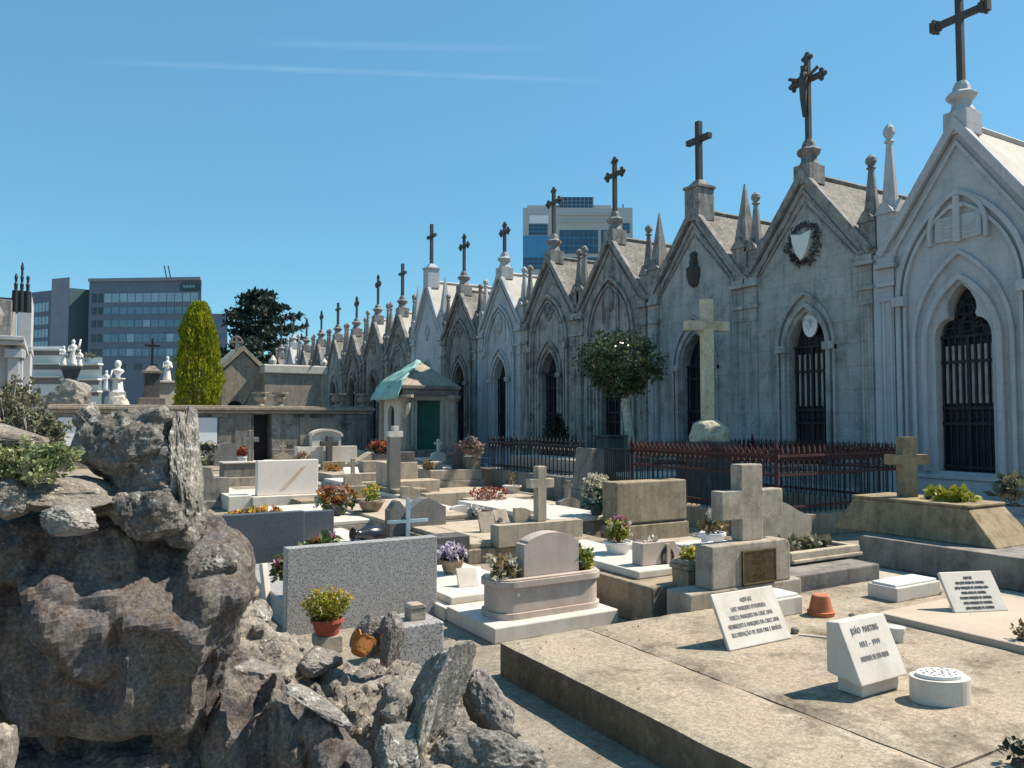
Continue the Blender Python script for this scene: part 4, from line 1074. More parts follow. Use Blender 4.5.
# gravel bed inside and the tall lichen cross
XC = 9.7
c = PX(708, 438, XC); z1 = PX(708, 441, XC).z; z2 = PX(708, 427, XC).z; zt2 = PX(708, 299, XC).z
pa = PX(708, 326, XC); xw = 6.2 / FPX * 13.2
cr = thing('stone_cross', 'tall slender lichen-covered stone cross on a rough boulder inside the rusty fence', 'cross', (c.x, c.y, 0))
MB().taper(c.x, c.y, 0, z1, .42, .42, .36, .36).build('pillar', 'stone_dark', cr, bevel=.02)
rockmesh((c.x, c.y, z1 + .08), (.36, .36, .30), 25, 4, 1, .09).build('boulder', 'cross_lichen', cr)
ang = Matrix.Translation(Vector((c.x, c.y, 0))) @ Matrix.Rotation(R(-14), 4, 'Z') @ Matrix.Translation(Vector((-c.x, -c.y, 0)))
mb = MB().panel(cross_poly(c.x, z2 - .1, zt2, .088, pa.z - .08, pa.z + .08, .40), XZ(c.y), -.08, .08)
mb.build('cross', 'cross_lichen', cr, bevel=.02, mtx=ang)
tag(MB().box(XF + .3, XE - .3, YS + .3, YN - .3, .0, .16).build('grave_bed', 'stone_dark', loc=((XF + XE) / 2, (YS + YN) / 2, 0), bevel=.02), 'dark stone bed inside the rusty fence', 'grave')
tag(MB().box(XF + .6, XE - .6, YN + .6, YN + 1.9, .0, .55).build('grave_slab', 'marble_white', loc=((XF + XE) / 2, YN + 1.2, 0), bevel=.02), 'pale sunlit slab seen through the bars behind the rusty fence', 'grave slab')

# black arched railing on a stone plinth, left of the rusty fence
y0, y1 = PX(582, 450, XF).y, PX(489, 450, XF).y; zt2 = PX(535, 443.5, XF).z
rf = thing('iron_railing', 'black iron railing with pointed arches on a low dark stone wall', 'railing', (XF, (y0 + y1) / 2, 0))
MB().box(XF - .2, XF + .2, y0 - .2, y1 + .2, 0, .52).build('low_wall', 'stone_grey', rf, bevel=.015)
mb = MB(); n = 26
for i in range(n + 1):
    y = y0 + (y1 - y0) * i / n
    mb.tube([(XF, y, .5), (XF, y, zt2 + .03)], .013, 5)
    mb.lathe(XF, y, [(.012, zt2 + .02), (.028, zt2 + .06), (.004, zt2 + .13)], 6)
    if i < n:
        s = (y1 - y0) / n
        mb.tube([(XF, y, zt2 - .22), (XF, y + s * .2, zt2 - .1), (XF, y + s * .5, zt2 - .03), (XF, y + s * .8, zt2 - .1), (XF, y + s, zt2 - .22)], .013, 4)
mb.box(XF - .02, XF + .02, y0, y1, zt2 - .03, zt2); mb.box(XF - .02, XF + .02, y0, y1, .58, .61)
mb.build('railing', 'iron_black', rf)
mb = MB(); mb.tube([(XF, y1 - .02, .5), (XF + 2.2, y1 - .02, .5)], .01, 4)
for i in range(20):
    x = XF + 2.2 * i / 19; mb.tube([(x, y1, .05), (x, y1, zt2)], .012, 5)
    mb.lathe(x, y1, [(.012, zt2), (.028, zt2 + .05), (.004, zt2 + .12)], 6)
mb.box(XF, XF + 2.2, y1 - .02, y1 + .02, zt2 - .03, zt2); mb.build('railing', 'iron_black', rf)
p = PX(595, 460, XF + .1)
mb = MB(); zt3 = PX(595, 447.5, XF + .1).z
mb.panel([(-.36, 0), (.36, 0), (.36, .35), (.24, zt3 - .03), (-.24, zt3), (-.36, .35)], XZ(p.y), -.22, .22); mb.v = [(x + p.x, y, z) for x, y, z in mb.v]
mb.box(p.x - .42, p.x + .4, p.y - .28, p.y + .28, 0, .34)
tag(mb.build('stone_block', 'stone_grey', loc=(p.x, p.y, 0), bevel=.015), 'squat grey end block where the black railing stops', 'stone block')
yb2 = PX(632, 440, XF).y
rl = thing('iron_railing', 'plain thin black railing between the grey end block and the rusty fence', 'railing', (XF + .2, p.y - 1, 0))
mb = MB(); z1 = PX(610, 449, XF).z
for i in range(13):
    y = YN + .15 + (p.y - .45 - YN) * i / 12; mb.tube([(XF + .1, y, 0), (XF + .1, y, z1)], .012, 5)
mb.box(XF + .08, XF + .12, YN + .15, p.y - .3, z1 - .02, z1 + .01); mb.box(XF + .08, XF + .12, YN + .15, p.y - .3, .5, .53)
mb.build('railing', 'iron_black', rl)
for k, (x, y, l, w_, h) in enumerate(((9.6, 12.0, 1.9, .9, .42), (9.7, 13.6, 1.9, .9, .5))):
    tag(MB().box(x - w_ / 2, x + w_ / 2 + .3, y - .5, y + .4, 0, h).build('grave_slab', 'marble_white' if k else 'cream_stone', loc=(x, y, 0), bevel=.02),
        ('pale slab behind the plain thin railing', 'pinkish white slab behind the black arched railing')[k], 'grave slab')

# ------------------------------------------------------------------ graves, back to front
# white arched monument with a dark cross
fr = front(297, 464, 357, 447, .35); x0, x1, y, z0, z1 = fr
t = tombroot('pale stepped monument with a rounded arch and a dark stone cross in front', fr, 'monument', 'arched_monument')
upright(MB(), fr, .3).build('wing', 'marble_white', t, bevel=.012)
a, b = PY(312, 460, y).x, PY(341, 460, y).x; zt2 = PY(326, 431, y).z
MB().panel(headpoly(a, b, z1 + .002, zt2, 'round'), XZ(y + .02), 0, .26).build('arch', 'marble_white', t, bevel=.012)
mb = MB(); pr = headpoly(a, b, z1, zt2, 'round')[2:-1]; mb.ribbon([(px_, z) for px_, z in pr], -.06, XZ(y + .02), -.05, .3); mb.build('arch_moulding', 'marble_white', t)
c = PY(329, 460, y - .12); zc1 = PY(329, 436, y - .12).z; za = PY(329, 443.5, y - .12).z
MB().panel(cross_poly(c.x, z0, zc1, .075, za - .07, za + .07, .25), XZ(y - .12), -.07, .07).build('cross', 'stone_dark', t, bevel=.01)
MB().box(x0 - .1, x1 + .1, y - .35, y + .7, 0, .345).build('base', 'concrete_grey', t, bevel=.015)
b2 = PY(372, 460, y).x
mb = MB(); mb.panel([(x1 + .002, .2), (b2, .2), (b2, PY(370, 452, y).z), (x1 + .35, PY(370, 453, y).z), (x1 + .002, PY(356, 461, y).z)], XZ(y - .15), 0, .5); mb.build('side_block', 'cream_stone', t, bevel=.01)

# round-topped dark headstone and low box
fr = front(214, 466, 241, 443, .15)
solo('headstone', 'dark rounded headstone with a pale top edge near the long wall', 'headstone', fr, .22, 'granite_dull', 'round')
fr = front(202, 466, 216, 454, .15); solo('stone_box', 'low dark stone box left of the rounded dark headstone', 'grave box', fr, .5, 'stone_dark')
# grey cross on a pedestal
fr = front(223, 483, 259, 464, .08); x0, x1, y, z0, z1 = fr
t = tombroot('grey stone cross on a low pedestal in front of the dark gap in the wall', fr, 'cross', 'cross_tomb')
upright(MB(), fr, .5).build('pedestal', 'stone_grey', t, bevel=.012)
MB().box(x0 - .08, x1 + .2, y - .12, y + 1.4, 0, .2).build('base', 'concrete_grey', t, bevel=.012)
MB().box(x0 - .02, x1 + .03, y - .03, y + .52, z1, z1 + .04).build('pedestal_cap', 'marble_white', t, bevel=.01)
yc = y + .25; c = PY(250, 470, yc); zt2 = PY(250, 430, yc).z; za = PY(250, 439.5, yc).z
MB().panel(cross_poly(c.x, z1 + .04, zt2, .06, za - .055, za + .055, .19), XZ(yc), -.06, .06).build('cross', 'stone_grey', t, bevel=.01)
# stepped grey headstone
fr = front(187, 507, 229, 465, .05)
t = tombroot('weathered grey headstone stepping down to the right beside the rock', fr, 'headstone', 'headstone_tomb')
upright(MB(), fr, .2, 'step').build('headstone', 'stone_grey', t, bevel=.012)
MB().box(fr[0] - .05, fr[1] + .12, fr[2] - .08, fr[2] + 1.6, 0, .14).build('base', 'stone_grey', t, bevel=.012)
# white marble headstone
fr = front(257, 496, 318, 461, .24); x0, x1, y, z0, z1 = fr
t = tombroot('white marble headstone with a diagonal rust-coloured vein', fr, 'headstone', 'headstone_tomb')
stone('marble_rosy', (.74, .66, .60), (.68, .60, .53), blot=.2, streak=.15, stain=(.45, .36, .3), fine=.06, bump=.05, rough=.5)
stone('marble_vein', (.60, .44, .34), (.52, .34, .24), blot=.3, streak=.3, stain=(.68, .58, .5), fine=.1, bump=.05, rough=.5)
hs = upright(MB(), fr, .16).build('headstone', 'marble_rosy', t, bevel=.01)
mb = MB(); mb.panel([(x0 + .36, z0 + .05), (x0 + .50, z0 + .10), (x0 + .66, z0 + .27), (x0 + .86, z0 + .50), (x0 + .76, z0 + .47), (x0 + .56, z0 + .26)], XZ(y), -.002, .01)
mb.build('vein', 'marble_vein', t, hs)
MB().box(x0 - .10, x1 + .06, y - .12, y + .35, 0, .236).build('base', 'marble_white', t, bevel=.012)
MB().box(x0 - .48, x0 - .102, y - .05, y + 1.7, 0, .26).build('kerb', 'marble_white', t, bevel=.012)
MB().box(x0 - .10, x1 + .05, y + .352, y + 1.7, 0, .22).build('slab', 'marble_white', t, bevel=.012)
# pale stepped tomb with open book
fr = front(318, 492, 392, 476, .05); x0, x1, y, z0, z1 = fr
t = tombroot('low pale grey stepped tomb with a raised block, left of the cross-topped pillar', fr)
MB().box(x0, x1, y, y + 1.6, 0, z1 * .55).build('step', 'concrete_grey', t, bevel=.012)
MB().box(x0 + .35, x1 - .02, y + .25, y + 1.4, z1 * .55, z1).build('step', 'concrete_grey', t, bevel=.012)
a, b = PY(363, 470, y + .5).x, PY(391, 470, y + .5).x
MB().box(a, b, y + .5, y + .8, z1, PY(375, 461, y + .5).z).build('block', 'concrete_grey', t, bevel=.012)
def open_book(label, p, w_, tilt, mat='marble_white', yaw=0):
    mb = MB()
    mx = Matrix.Translation(Vector(p)) @ Matrix.Rotation(yaw, 4, 'Z') @ Matrix.Rotation(tilt, 4, 'X')
    for s in (1, -1):
        pts = [(0, .0), (s * w_ * .5, w_ * .06), (s * w_, .0 + w_ * .02), (s * w_, -w_ * .06), (0, -w_ * .08)]
        mb.panel(pts, lambda u, ww, d: (u, d, ww), 0, w_ * 1.1)
    return tag(mb.build('stone_book', mat, loc=p, mtx=mx, bevel=.004), label, 'grave ornament')
p = PY(352, 474, y + .35); open_book('small open stone book leaning on the pale stepped tomb', (p.x, y + .35, p.z), .17, R(50))
# pillar with white cross head
fr = front(389.5, 500, 400.5, 437, .10); x0, x1, y, z0, z1 = fr
t = tombroot('tall speckled grey stone pillar topped by a small white stone cross', fr, 'pillar', 'cross_pillar')
upright(MB(), fr, .16).build('pillar', 'granite_dull', t, bevel=.008)
za, zb2 = PY(395, 437, y).z, PY(395, 431.5, y).z; zt2 = PY(397, 426, y).z
MB().panel(cross_poly((x0 + x1) / 2 + .02, z1 + .001, zt2, .05, z1 + .001 + .0, zb2, .14)[2:] + [], XZ(y), .02, .14).build('cross_head', 'marble_white', t, bevel=.006)
MB().box(x0 - .12, x1 + .12, y - .1, y + .3, 0, .1).build('base', 'granite_dull', t, bevel=.01)
yk = y + .6
fr = (PY(400, 460, yk).x, PY(415, 460, yk).x, yk, PY(408, 462, yk).z, PY(408, 452, yk).z)
t = tombroot('white box tomb carrying a dark stone block, right of the cross-topped pillar', fr)
MB().box(fr[0] - .3, fr[1] + .05, yk - .02, yk + .5, 0, fr[3]).build('box', 'cream_stone', t, bevel=.012)
upright(MB(), fr, .3).build('block', 'stone_dark', t, bevel=.01)
MB().box(fr[0] - .3, fr[1] + .3, yk - .5, yk - .022, 0, .42).build('step', 'cream_stone', t, bevel=.012)
# long grey box tomb with small cross
fr = front(427, 496, 484, 482, .05); x0, x1, y, z0, z1 = fr
t = tombroot('long grey two-course box tomb with a small dark cross, beside the black railing', fr)
upright(MB(), fr, .75).build('lower_course', 'concrete_grey', t, bevel=.012)
zt2 = PY(455, 470, y).z
MB().box(x0 + .1, x1 - .02, y + .05, y + .7, z1, zt2).build('upper_course', 'concrete_grey', t, bevel=.012)
yc = y + .3; c = PY(454.8, 460, yc); zc1 = PY(455, 444, yc).z; za = PY(455, 453, yc).z
MB().panel(cross_poly(c.x, zt2, zc1, .052, za - .045, za + .045, .17), XZ(yc), -.05, .05).build('cross', 'stone_dark', t, bevel=.008)
MB().box(c.x + .06, c.x + .25, yc + .1, yc + .25, zt2, zt2 + .24).build('block', 'stone_grey', t, bevel=.01)
a, b = PY(430, 460, yc).x, PY(445, 460, yc).x
MB().box(a, b, yc + .1, yc + .35, zt2, PY(440, 462, yc).z).build('trough', 'cream_stone', t, bevel=.01)
p = PY(428, 470, yc); o = MB(); leaves(o, (p.x, yc, zt2 + .1), (.12, .1, .12), 70, .1, seed=2); tag(o.build('grave_plant', 'leaf_dry', loc=(p.x, yc, zt2), recalc=False), 'dry brownish plant on the left end of the long box tomb', 'plant')
p = PY(472, 470, y + .25)
potted('flower_bouquet', 'large dusty pink bouquet in a square stone pot on the long box tomb', 'bouquet', (p.x, y + .3, zt2), (.17, .22, 'stone_brown', 'box'),
       (('foliage', 'leaf_dry', 60, .12, .38, .22, .2, .16), ('blossoms', 'petal_dustypink', 46, .17, .42, .27, .22, .22)), seed=4)
c = PY(479, 441, y + .5); MBt = MB().panel([(c.x - .16, .5), (c.x + .12, .5), (c.x + .2, c.z - .08), (c.x, c.z + .1), (c.x - .12, c.z - .05)], XZ(y + .75), 0, .2)
tag(MBt.build('headstone', 'marble_white', loc=(c.x, y + .8, .5), bevel=.01), 'tip of a white pointed stone behind the dusty pink bouquet', 'headstone')

def slab(label, x_l, yb, x_r, z, length, mat, z0=0.0, name='grave_slab', lip=.0, group=None, cat='grave slab'):
    """flat grave cover whose near edge runs from x_l to x_r at height z"""
    a = G(x_l, yb, z); b = PY(x_r, yb, a.y)
    t = thing(name, label, cat, ((a.x + b.x) / 2, a.y, 0), group)
    MB().box(a.x, b.x, a.y, a.y + length, z0, z - .06).build('base', 'concrete_grey' if mat != 'stone_brown' else 'stone_brown', t, bevel=.01)
    MB().box(a.x - lip, b.x + lip, a.y - lip, a.y + length + lip, z - .06, z).build('cover', mat, t, bevel=.012)
    return t, a, b
slab('pale flat slab behind the granite rounded headstone, half in its shadow', 384, 520, 470, .22, 2.6, 'cream_stone')
slab('brown-sided slanting slab between the pillar and the long box tomb', 396, 490, 428, .30, 1.5, 'stone_brown')
t, a, b = slab('dark-edged slab under the white bowl beside the railing wall', 470, 499, 541, .20, 2.2, 'cream_stone', lip=.05)
slab('bluish white slab with a moulded edge left of the brown block tomb', 553, 519, 612, .30, 2.6, 'marble_white', lip=.03)
slab('pale slab below the white panel of the long wall', 270, 474, 330, .2, 2.4, 'marble_white')
slab('pale slab in front of the green-door tomb house', 398, 470, 470, .34, 3.0, 'cream_stone', lip=.04)
slab('low white slab behind the dark blue headstone, left', 195, 535, 262, .12, 2.0, 'cream_stone')
slab('white slab beneath the orange bouquet', 300, 524, 372, .18, 2.4, 'marble_white')
p = G(512, 493, .2)
potted('flower_bowl', 'rounded white stone bowl with dead stalks on the dark-edged slab', 'flower bowl', p, (.17, .14, 'marble_white', 'round'), (('foliage', 'leaf_dry', 14, .14, .25, .1, .1, .12),), seed=8)
p = G(490, 509, .15)
potted('dry_plant', 'clump of dry red flowers behind the grey slanted plaques', 'plant', p, (.05, .02, 'soil', 'round'), (('stems', 'petal_dustypink', 34, .07, .02, .34, .2, .30), ('blossoms', 'petal_red', 30, .09, .22, .34, .2, .14)), seed=9)

# the crowd of smaller graves between the larger ones
def small_tomb(label, xl, yb, xr, yt, z0, mat, shape='flat', dp=.12, slab_l=1.5, slab_m='cream_stone', crossed=None):
    fr = front(xl, yb, xr, yt, z0); x0, x1, y, _, z1 = fr
    t = tombroot(label, fr, 'headstone', 'headstone_tomb')
    upright(MB(), fr, dp, shape).build('headstone', mat, t, bevel=.008)
    MB().box(x0 - .08, x1 + .08, y - .07, y + dp + slab_l, 0, max(.06, z0 - .002)).build('base', 'concrete_grey', t, bevel=.01)
    MB().box(x0 - .03, x1 + .03, y + dp + .004, y + dp + slab_l - .05, z0, z0 + .07).build('cover', slab_m, t, bevel=.01)
    if crossed:
        c = (x0 + x1) / 2; h = crossed
        MB().panel(cross_poly(c, z1 - .01, z1 + h, .035, z1 + h * .58, z1 + h * .75, h * .32), XZ(y + dp * .2), 0, .07).build('cross', mat, t, bevel=.006)
for a in (('low cream headstone with a small cross on top behind the orange bouquet', 345, 486, 362, 474, .25, 'cream_stone', 'round', .12, 1.2, 'marble_white', .3),
          ('small pale curved headstone just right of the stepped tomb pillar', 404, 478, 422, 466, .3, 'marble_white', 'hump', .12, 1.2, 'cream_stone', None),
          ('little white headstone with a cross in front of the green-door tomb house', 432, 462, 446, 452, .4, 'marble_white', 'round', .12, 1.2, 'marble_white', .35),
          ('squat brown headstone between the white headstone and the arched monument', 322, 470, 345, 462, .3, 'stone_brown', 'flat', .14, 1.0, 'cream_stone', None),
          ('pale headstone with sloping shoulders right of the pillar, near the long box tomb', 402, 500, 420, 487, .15, 'cream_stone', 'swoop', .1, 1.4, 'marble_white', None),
          ('low white kerbstone grave with a rounded head under the dry red flowers', 452, 517, 472, 506, .12, 'marble_white', 'round', .1, 1.3, 'marble_white', None),
          ('grey headstone with a small cross, half hidden by the cream cross beam', 560, 512, 580, 498, .2, 'stone_grey', 'hump', .12, 1.2, 'cream_stone', .25),
          ('tiny pale headstone at the foot of the long wall near its right end', 350, 461, 366, 450, .25, 'marble_white', 'round', .12, 1.0, 'cream_stone', None),
          ('dull cream headstone close to the left end of the long wall gap', 274, 464, 292, 453, .25, 'cream_stone', 'hump', .12, 1.2, 'marble_white', .3)):
    small_tomb(*a)
tag(MB().box(8.45, 9.15, 12.0, 14.4, 0, .80).build('box_tomb', 'marble_pink', loc=(9.2, 13.2, 0), bevel=.02), 'pinkish box tomb close behind the black arched railing', 'box tomb')
for k, (px, py, z, w_, l, h, mt, lb) in enumerate(((270, 545, .0, .5, .9, .16, 'marble_white', 'low white kerb left of the speckled granite headstone'), (345, 565, .0, .9, .5, .16, 'stone_dark', 'dark low kerb behind the speckled granite headstone'),
        (470, 545, .0, .5, .16, .2, 'marble_white', 'short white kerb behind the lilac flowers'), (520, 560, .0, .7, .14, .14, 'stone_brown', 'brown kerb in front of the cream beam'), (590, 560, .0, .3, 1.6, .2, 'stone_brown', 'narrow brown kerb left of the white marble cover'),
        (425, 512, .0, .9, .2, .3, 'cream_stone', 'long cream kerb beyond the rounded grey headstone'), (300, 512, .0, .5, 1.2, .18, 'stone_brown', 'brown kerb right of the white headstone base'))):
    p = G(px, py, z); tag(MB().box(p.x, p.x + w_, p.y, p.y + l, 0, h).build('grave_kerb', mt, loc=(p.x + w_ / 2, p.y + l / 2, 0), bevel=.012), lb, 'grave kerb')

# dark blue granite headstone + lower wing
fr = front(219, 573, 304, 516, .06); x0, x1, y, z0, z1 = fr
t = tombroot('large dark blue granite headstone seen from behind, next to the rock', fr, 'headstone', 'headstone_tomb')
upright(MB(), fr, .10).build('headstone', 'granite_blue', t, bevel=.008)
MB().box(x0, x1, y + .102, y + 1.9, 0, .28).build('slab', 'granite_blue', t, bevel=.01)
MB().box(x0 - .06, x1 + .08, y - .06, y + .098, 0, .058).build('base', 'concrete_grey', t, bevel=.01)
b2 = PY(334, 530, y + .35)
MB().box(x1 + .02, b2.x, y + .35, y + .44, 0, PY(320, 511, y + .35).z).build('side_slab', 'granite_blue', t, bevel=.008)
p = PY(255, 512, y + .5)
potted('flower_bouquet', 'orange-yellow flowers lying along the top of the dark blue headstone', 'bouquet', (p.x, y + .5, .285), (.12, .1, 'terracotta', 'round'),
       (('foliage', 'leaf_dry', 60, .10, .24, .30, .13, .07), ('blossoms', 'petal_orange', 26, .09, .26, .30, .12, .07), ('blossoms', 'petal_yellow', 26, .09, .25, .32, .12, .08)), seed=13)
p = G(336, 515, .18)
potted('flower_bouquet', 'big bouquet of orange-red and white flowers in the middle of the graves', 'bouquet', p, (.15, .12, 'stone_dark', 'round'),
       (('foliage', 'leaf_green', 190, .12, .2, .32, .22, .15), ('blossoms', 'petal_orange', 22, .12, .27, .30, .2, .15), ('blossoms', 'petal_red', 14, .12, .28, .28, .2, .15), ('blossoms', 'petal_white', 30, .09, .18, .34, .22, .13), ('blossoms', 'petal_dustypink', 16, .11, .28, .28, .2, .16)), seed=15)
p = G(371, 514, .18)
potted('potted_plant', 'brown bowl of yellow-green flowers between the orange bouquet and the pillar', 'potted plant', p, (.18, .2, 'stone_brown', 'urn'),
       (('foliage', 'leaf_yellowgreen', 60, .1, .30, .14, .12, .12), ('blossoms', 'petal_yellow', 8, .08, .36, .12, .1, .08)), seed=16)
p = PY(381, 458, 19.0)
potted('potted_plant', 'grey box of rusty red flowers left of the pillar cross', 'potted plant', (p.x, 19.0, PY(381, 463, 19.0).z), (.20, .22, 'stone_grey', 'box'),
       (('foliage', 'leaf_dark', 50, .14, .32, .25, .2, .14), ('blossoms', 'petal_red', 34, .16, .38, .32, .24, .18), ('blossoms', 'petal_orange', 10, .14, .4, .3, .2, .16)), seed=17)
tag(MB().box(p.x - .5, p.x + .8, 18.6, 19.6, 0, PY(381, 463, 19.0).z - .002).build('grave_box', 'concrete_grey', loc=(p.x, 19.1, 0), bevel=.012), 'plain grey box under the rusty red flowers', 'grave box')
p = PY(333, 468, 17.4)
potted('flower_bouquet', 'salmon pink bouquet with white ribbon on the pale stepped tomb', 'bouquet', (p.x, 17.4, p.z - .3), (.12, .12, 'marble_white', 'round'), (('foliage', 'leaf_green', 30, .1, .2, .15, .12, .1), ('blossoms', 'petal_orange', 16, .14, .24, .2, .14, .12), ('blossoms', 'petal_white', 22, .14, .08, .3, .2, .1)), seed=19)
p = PY(243, 452, 20.6)
potted('potted_plant', 'white pot of dark red flowers between the rounded headstone and the grey cross', 'potted plant', (p.x, 20.6, p.z - .35), (.12, .24, 'white_paint', 'round'), (('foliage', 'leaf_dark', 20, .12, .32, .12, .12, .1), ('blossoms', 'petal_red', 20, .13, .36, .15, .12, .12)), seed=20)
p = PY(196, 462, 18.0)
potted('potted_plant', 'green plant with pale flowers in a stone pot right behind the rock', 'potted plant', (p.x, 18.0, p.z - .35), (.2, .24, 'concrete_grey', 'round'), (('foliage', 'leaf_green', 60, .13, .36, .24, .2, .14), ('blossoms', 'petal_cream', 18, .11, .42, .24, .2, .12)), seed=21)
p = PY(208, 448, 22.5)
potted('potted_plant', 'small dark plant with cream flowers below the white wall panel', 'potted plant', (p.x, 22.5, p.z - .35), (.18, .2, 'stone_dark', 'round'), (('foliage', 'leaf_dark', 60, .14, .36, .28, .2, .16), ('blossoms', 'petal_cream', 10, .12, .44, .26, .2, .12)), seed=22)
p = PY(303, 455, 19.6)
potted('potted_plant', 'faded dry flowers in front of the left wing of the arched monument', 'potted plant', (p.x, 19.6, p.z - .45), (.12, .26, 'stone_brown', 'urn'), (('foliage', 'leaf_dry', 40, .12, .36, .18, .16, .14), ('blossoms', 'petal_dustypink', 14, .12, .42, .18, .14, .1)), seed=23)

# rounded granite headstone with blue glass cross
fr = front(409, 536, 446, 499, .1); x0, x1, y, z0, z1 = fr
t = tombroot('speckled grey headstone with a low rounded top behind the pale blue cross', fr, 'headstone', 'headstone_tomb')
upright(MB(), fr, .22, 'hump').build('headstone', 'granite_dull', t, bevel=.01)
a = PY(391, 520, y).x
MB().panel(headpoly(a, x0 - .01, .1, PY(400, 501, y).z, 'hump'), XZ(y + .05), 0, .16).build('side_stone', 'granite_dull', t, bevel=.01)
MB().box(a - .1, x1 + .1, y - .1, y + .4, 0, .1).build('base', 'stone_dark', t, bevel=.01)
yc = y - .25; c = PY(408, 520, yc); zt2, zb2, za = PY(408, 498, yc).z, .05, PY(408, 521, yc).z
MBt = MB().panel(cross_poly(c.x, zb2, zt2, .022, za - .018, za + .018, .26), XZ(yc), -.02, .02)
tag(MBt.build('glass_cross', 'blue_glass', loc=(c.x, yc, .05)), 'thin pale blue glass cross before the rounded grey headstone', 'cross')
t, a, b = slab('polished bluish slab with a fallen vase behind the speckled granite headstone', 322, 552, 392, .24, 1.6, 'marble_white')
p = G(370, 534, .30)
mb = MB().lathe(0, 0, [(.05, -.19), (.075, -.17), (.09, -.05), (.085, .06), (.05, .13), (.055, .19), (.075, .22), (.05, .215)], 14)
mx = Matrix.Translation(p) @ Matrix.Rotation(R(12), 4, 'Z') @ Matrix.Rotation(R(-86), 4, 'Y')
tag(mb.build('fallen_vase', 'black_ceramic', loc=p, mtx=mx, smooth=True), 'black vase lying on its side on the bluish slab', 'vase')

# cream cross on a long beam
fr = front(498, 548, 583, 526, .16); x0, x1, y, z0, z1 = fr
t = tombroot('cream stone cross standing on a long low stone beam', fr, 'cross', 'cross_tomb')
upright(MB(), fr, .18).build('beam', 'cream_stone', t, bevel=.01)
yc = y + .10; c = PY(540, 515, yc); zt2 = PY(540, 466, yc).z; za = PY(540, 483, yc).z
MB().panel(cross_poly(c.x, z1, zt2, .060, za - .052, za + .052, .165), XZ(yc), -.05, .05).build('cross', 'cream_stone', t, bevel=.012)
MB().box(x0 - .34, x1, y + .05, y + 2.0, 0, .155).build('base', 'stone_brown', t, bevel=.012)
MB().box(x0 - .28, x0 - .002, y + .12, y + 1.9, .155, .21).build('cover', 'cream_stone', t, bevel=.012)
MB().box(x0 + .002, x1 - .1, y + .182, y + 1.9, .155, .21).build('cover', 'cream_stone', t, bevel=.012)
def plaque(name, label, P0, w_, h_, yaw, lean, th, mat, lines=(), size=.035, sx=.7, cat='grave plaque', lmat='lettering', gap=1.35, group=None):
    """leaning plaque; P0 = lower left front corner, lean measured from upright"""
    mx = Matrix.Translation(Vector(P0)) @ Matrix.Rotation(yaw, 4, 'Z') @ Matrix.Rotation(-lean, 4, 'X')
    t = thing(name, label, cat, P0, group)
    MB().box(0, w_, 0, th, 0, h_).build('slab', mat, t, bevel=.005, mtx=mx)
    # prop behind so that the plaque really stands
    pm = MB().box(w_ * .3, w_ * .7, th + .002, th + h_ * math.sin(lean) * .9 + .03, -.0, .035)
    pm.build('prop', mat, t, mtx=Matrix.Translation(Vector(P0)) @ Matrix.Rotation(yaw, 4, 'Z'))
    if lines:
        mb = MB(); z = h_ * .90 - size
        for ln in lines:
            if ln:
                k = 1.0
                text_mb(mb, ln, size, mx @ Matrix.Translation((w_ / 2, -.0018, z)) @ Matrix.Rotation(R(90), 4, 'X'), sx)
            z -= size * gap
        mb.build('inscription', lmat, t, recalc=False)
    return t
p = G(481, 533, .21); plaque('grave_plaque', 'grey slanted plaque, left of the pair by the dry red flowers', p, .2, .26, R(-6), R(24), .03, 'concrete_grey')
p = G(498, 529, .21); plaque('grave_plaque', 'grey slanted plaque with a photo oval, right of the pair by dry red flowers', p, .22, .25, R(10), R(26), .03, 'concrete_grey')
tag(MB().lathe(0, 0, [(.03, 0), (.034, .012), (.0301, .016)], 14).build('photo_medallion', 'lettering', loc=p + Vector((.06, -.0, .16)), mtx=Matrix.Translation(p + Vector((.05, .035, .10))) @ Matrix.Rotation(R(60), 4, 'X')), 'dark oval photo medallion on the right grey slanted plaque', 'medallion')
p = G(519, 523, .22); solo('grave_plaque', 'small cream stone with carved dark letters behind the cream beam', 'grave plaque', (p.x, p.x + .30, p.y + .1, .21, .40), .06, 'cream_stone', 'swoop')
p = G(476, 515, .2); o = MB(); leaves(o, p + Vector((0, 0, .08)), (.09, .07, .07), 40, .08, seed=31); tag(o.build('paper_flowers', 'petal_white', loc=p, recalc=False), 'small bunch of white paper flowers left of the grey slanted plaques', 'flowers')

# brown block tomb
fr = front(617, 541, 687, 483, .04); x0, x1, y, z0, z1 = fr
t = tombroot('tall square brown stone block streaked with damp, grooved near its foot', fr, 'block tomb', 'block_tomb')
zg = PY(650, 523, y).z
MB().box(x0, x1, y, y + .30, zg + .015, z1).build('block', 'stone_brown', t, bevel=.015)
MB().box(x0 + .02, x1 - .02, y + .02, y + .28, zg - .015, zg + .015).build('groove', 'stone_dark', t)
MB().box(x0 - .03, x1 + .03, y - .012, y + .31, 0, zg - .015).build('base', 'stone_brown', t, bevel=.012)
p = G(597, 515, .3)
potted('flower_bouquet', 'cream and teal artificial bouquet leaning left of the brown block', 'bouquet', p, (.1, .14, 'stone_dark', 'round'),
       (('foliage', 'leaf_teal', 110, .12, .22, .24, .2, .16), ('blossoms', 'petal_cream', 46, .13, .34, .22, .18, .18), ('blossoms', 'petal_white', 12, .11, .2, .28, .2, .1)), seed=33)

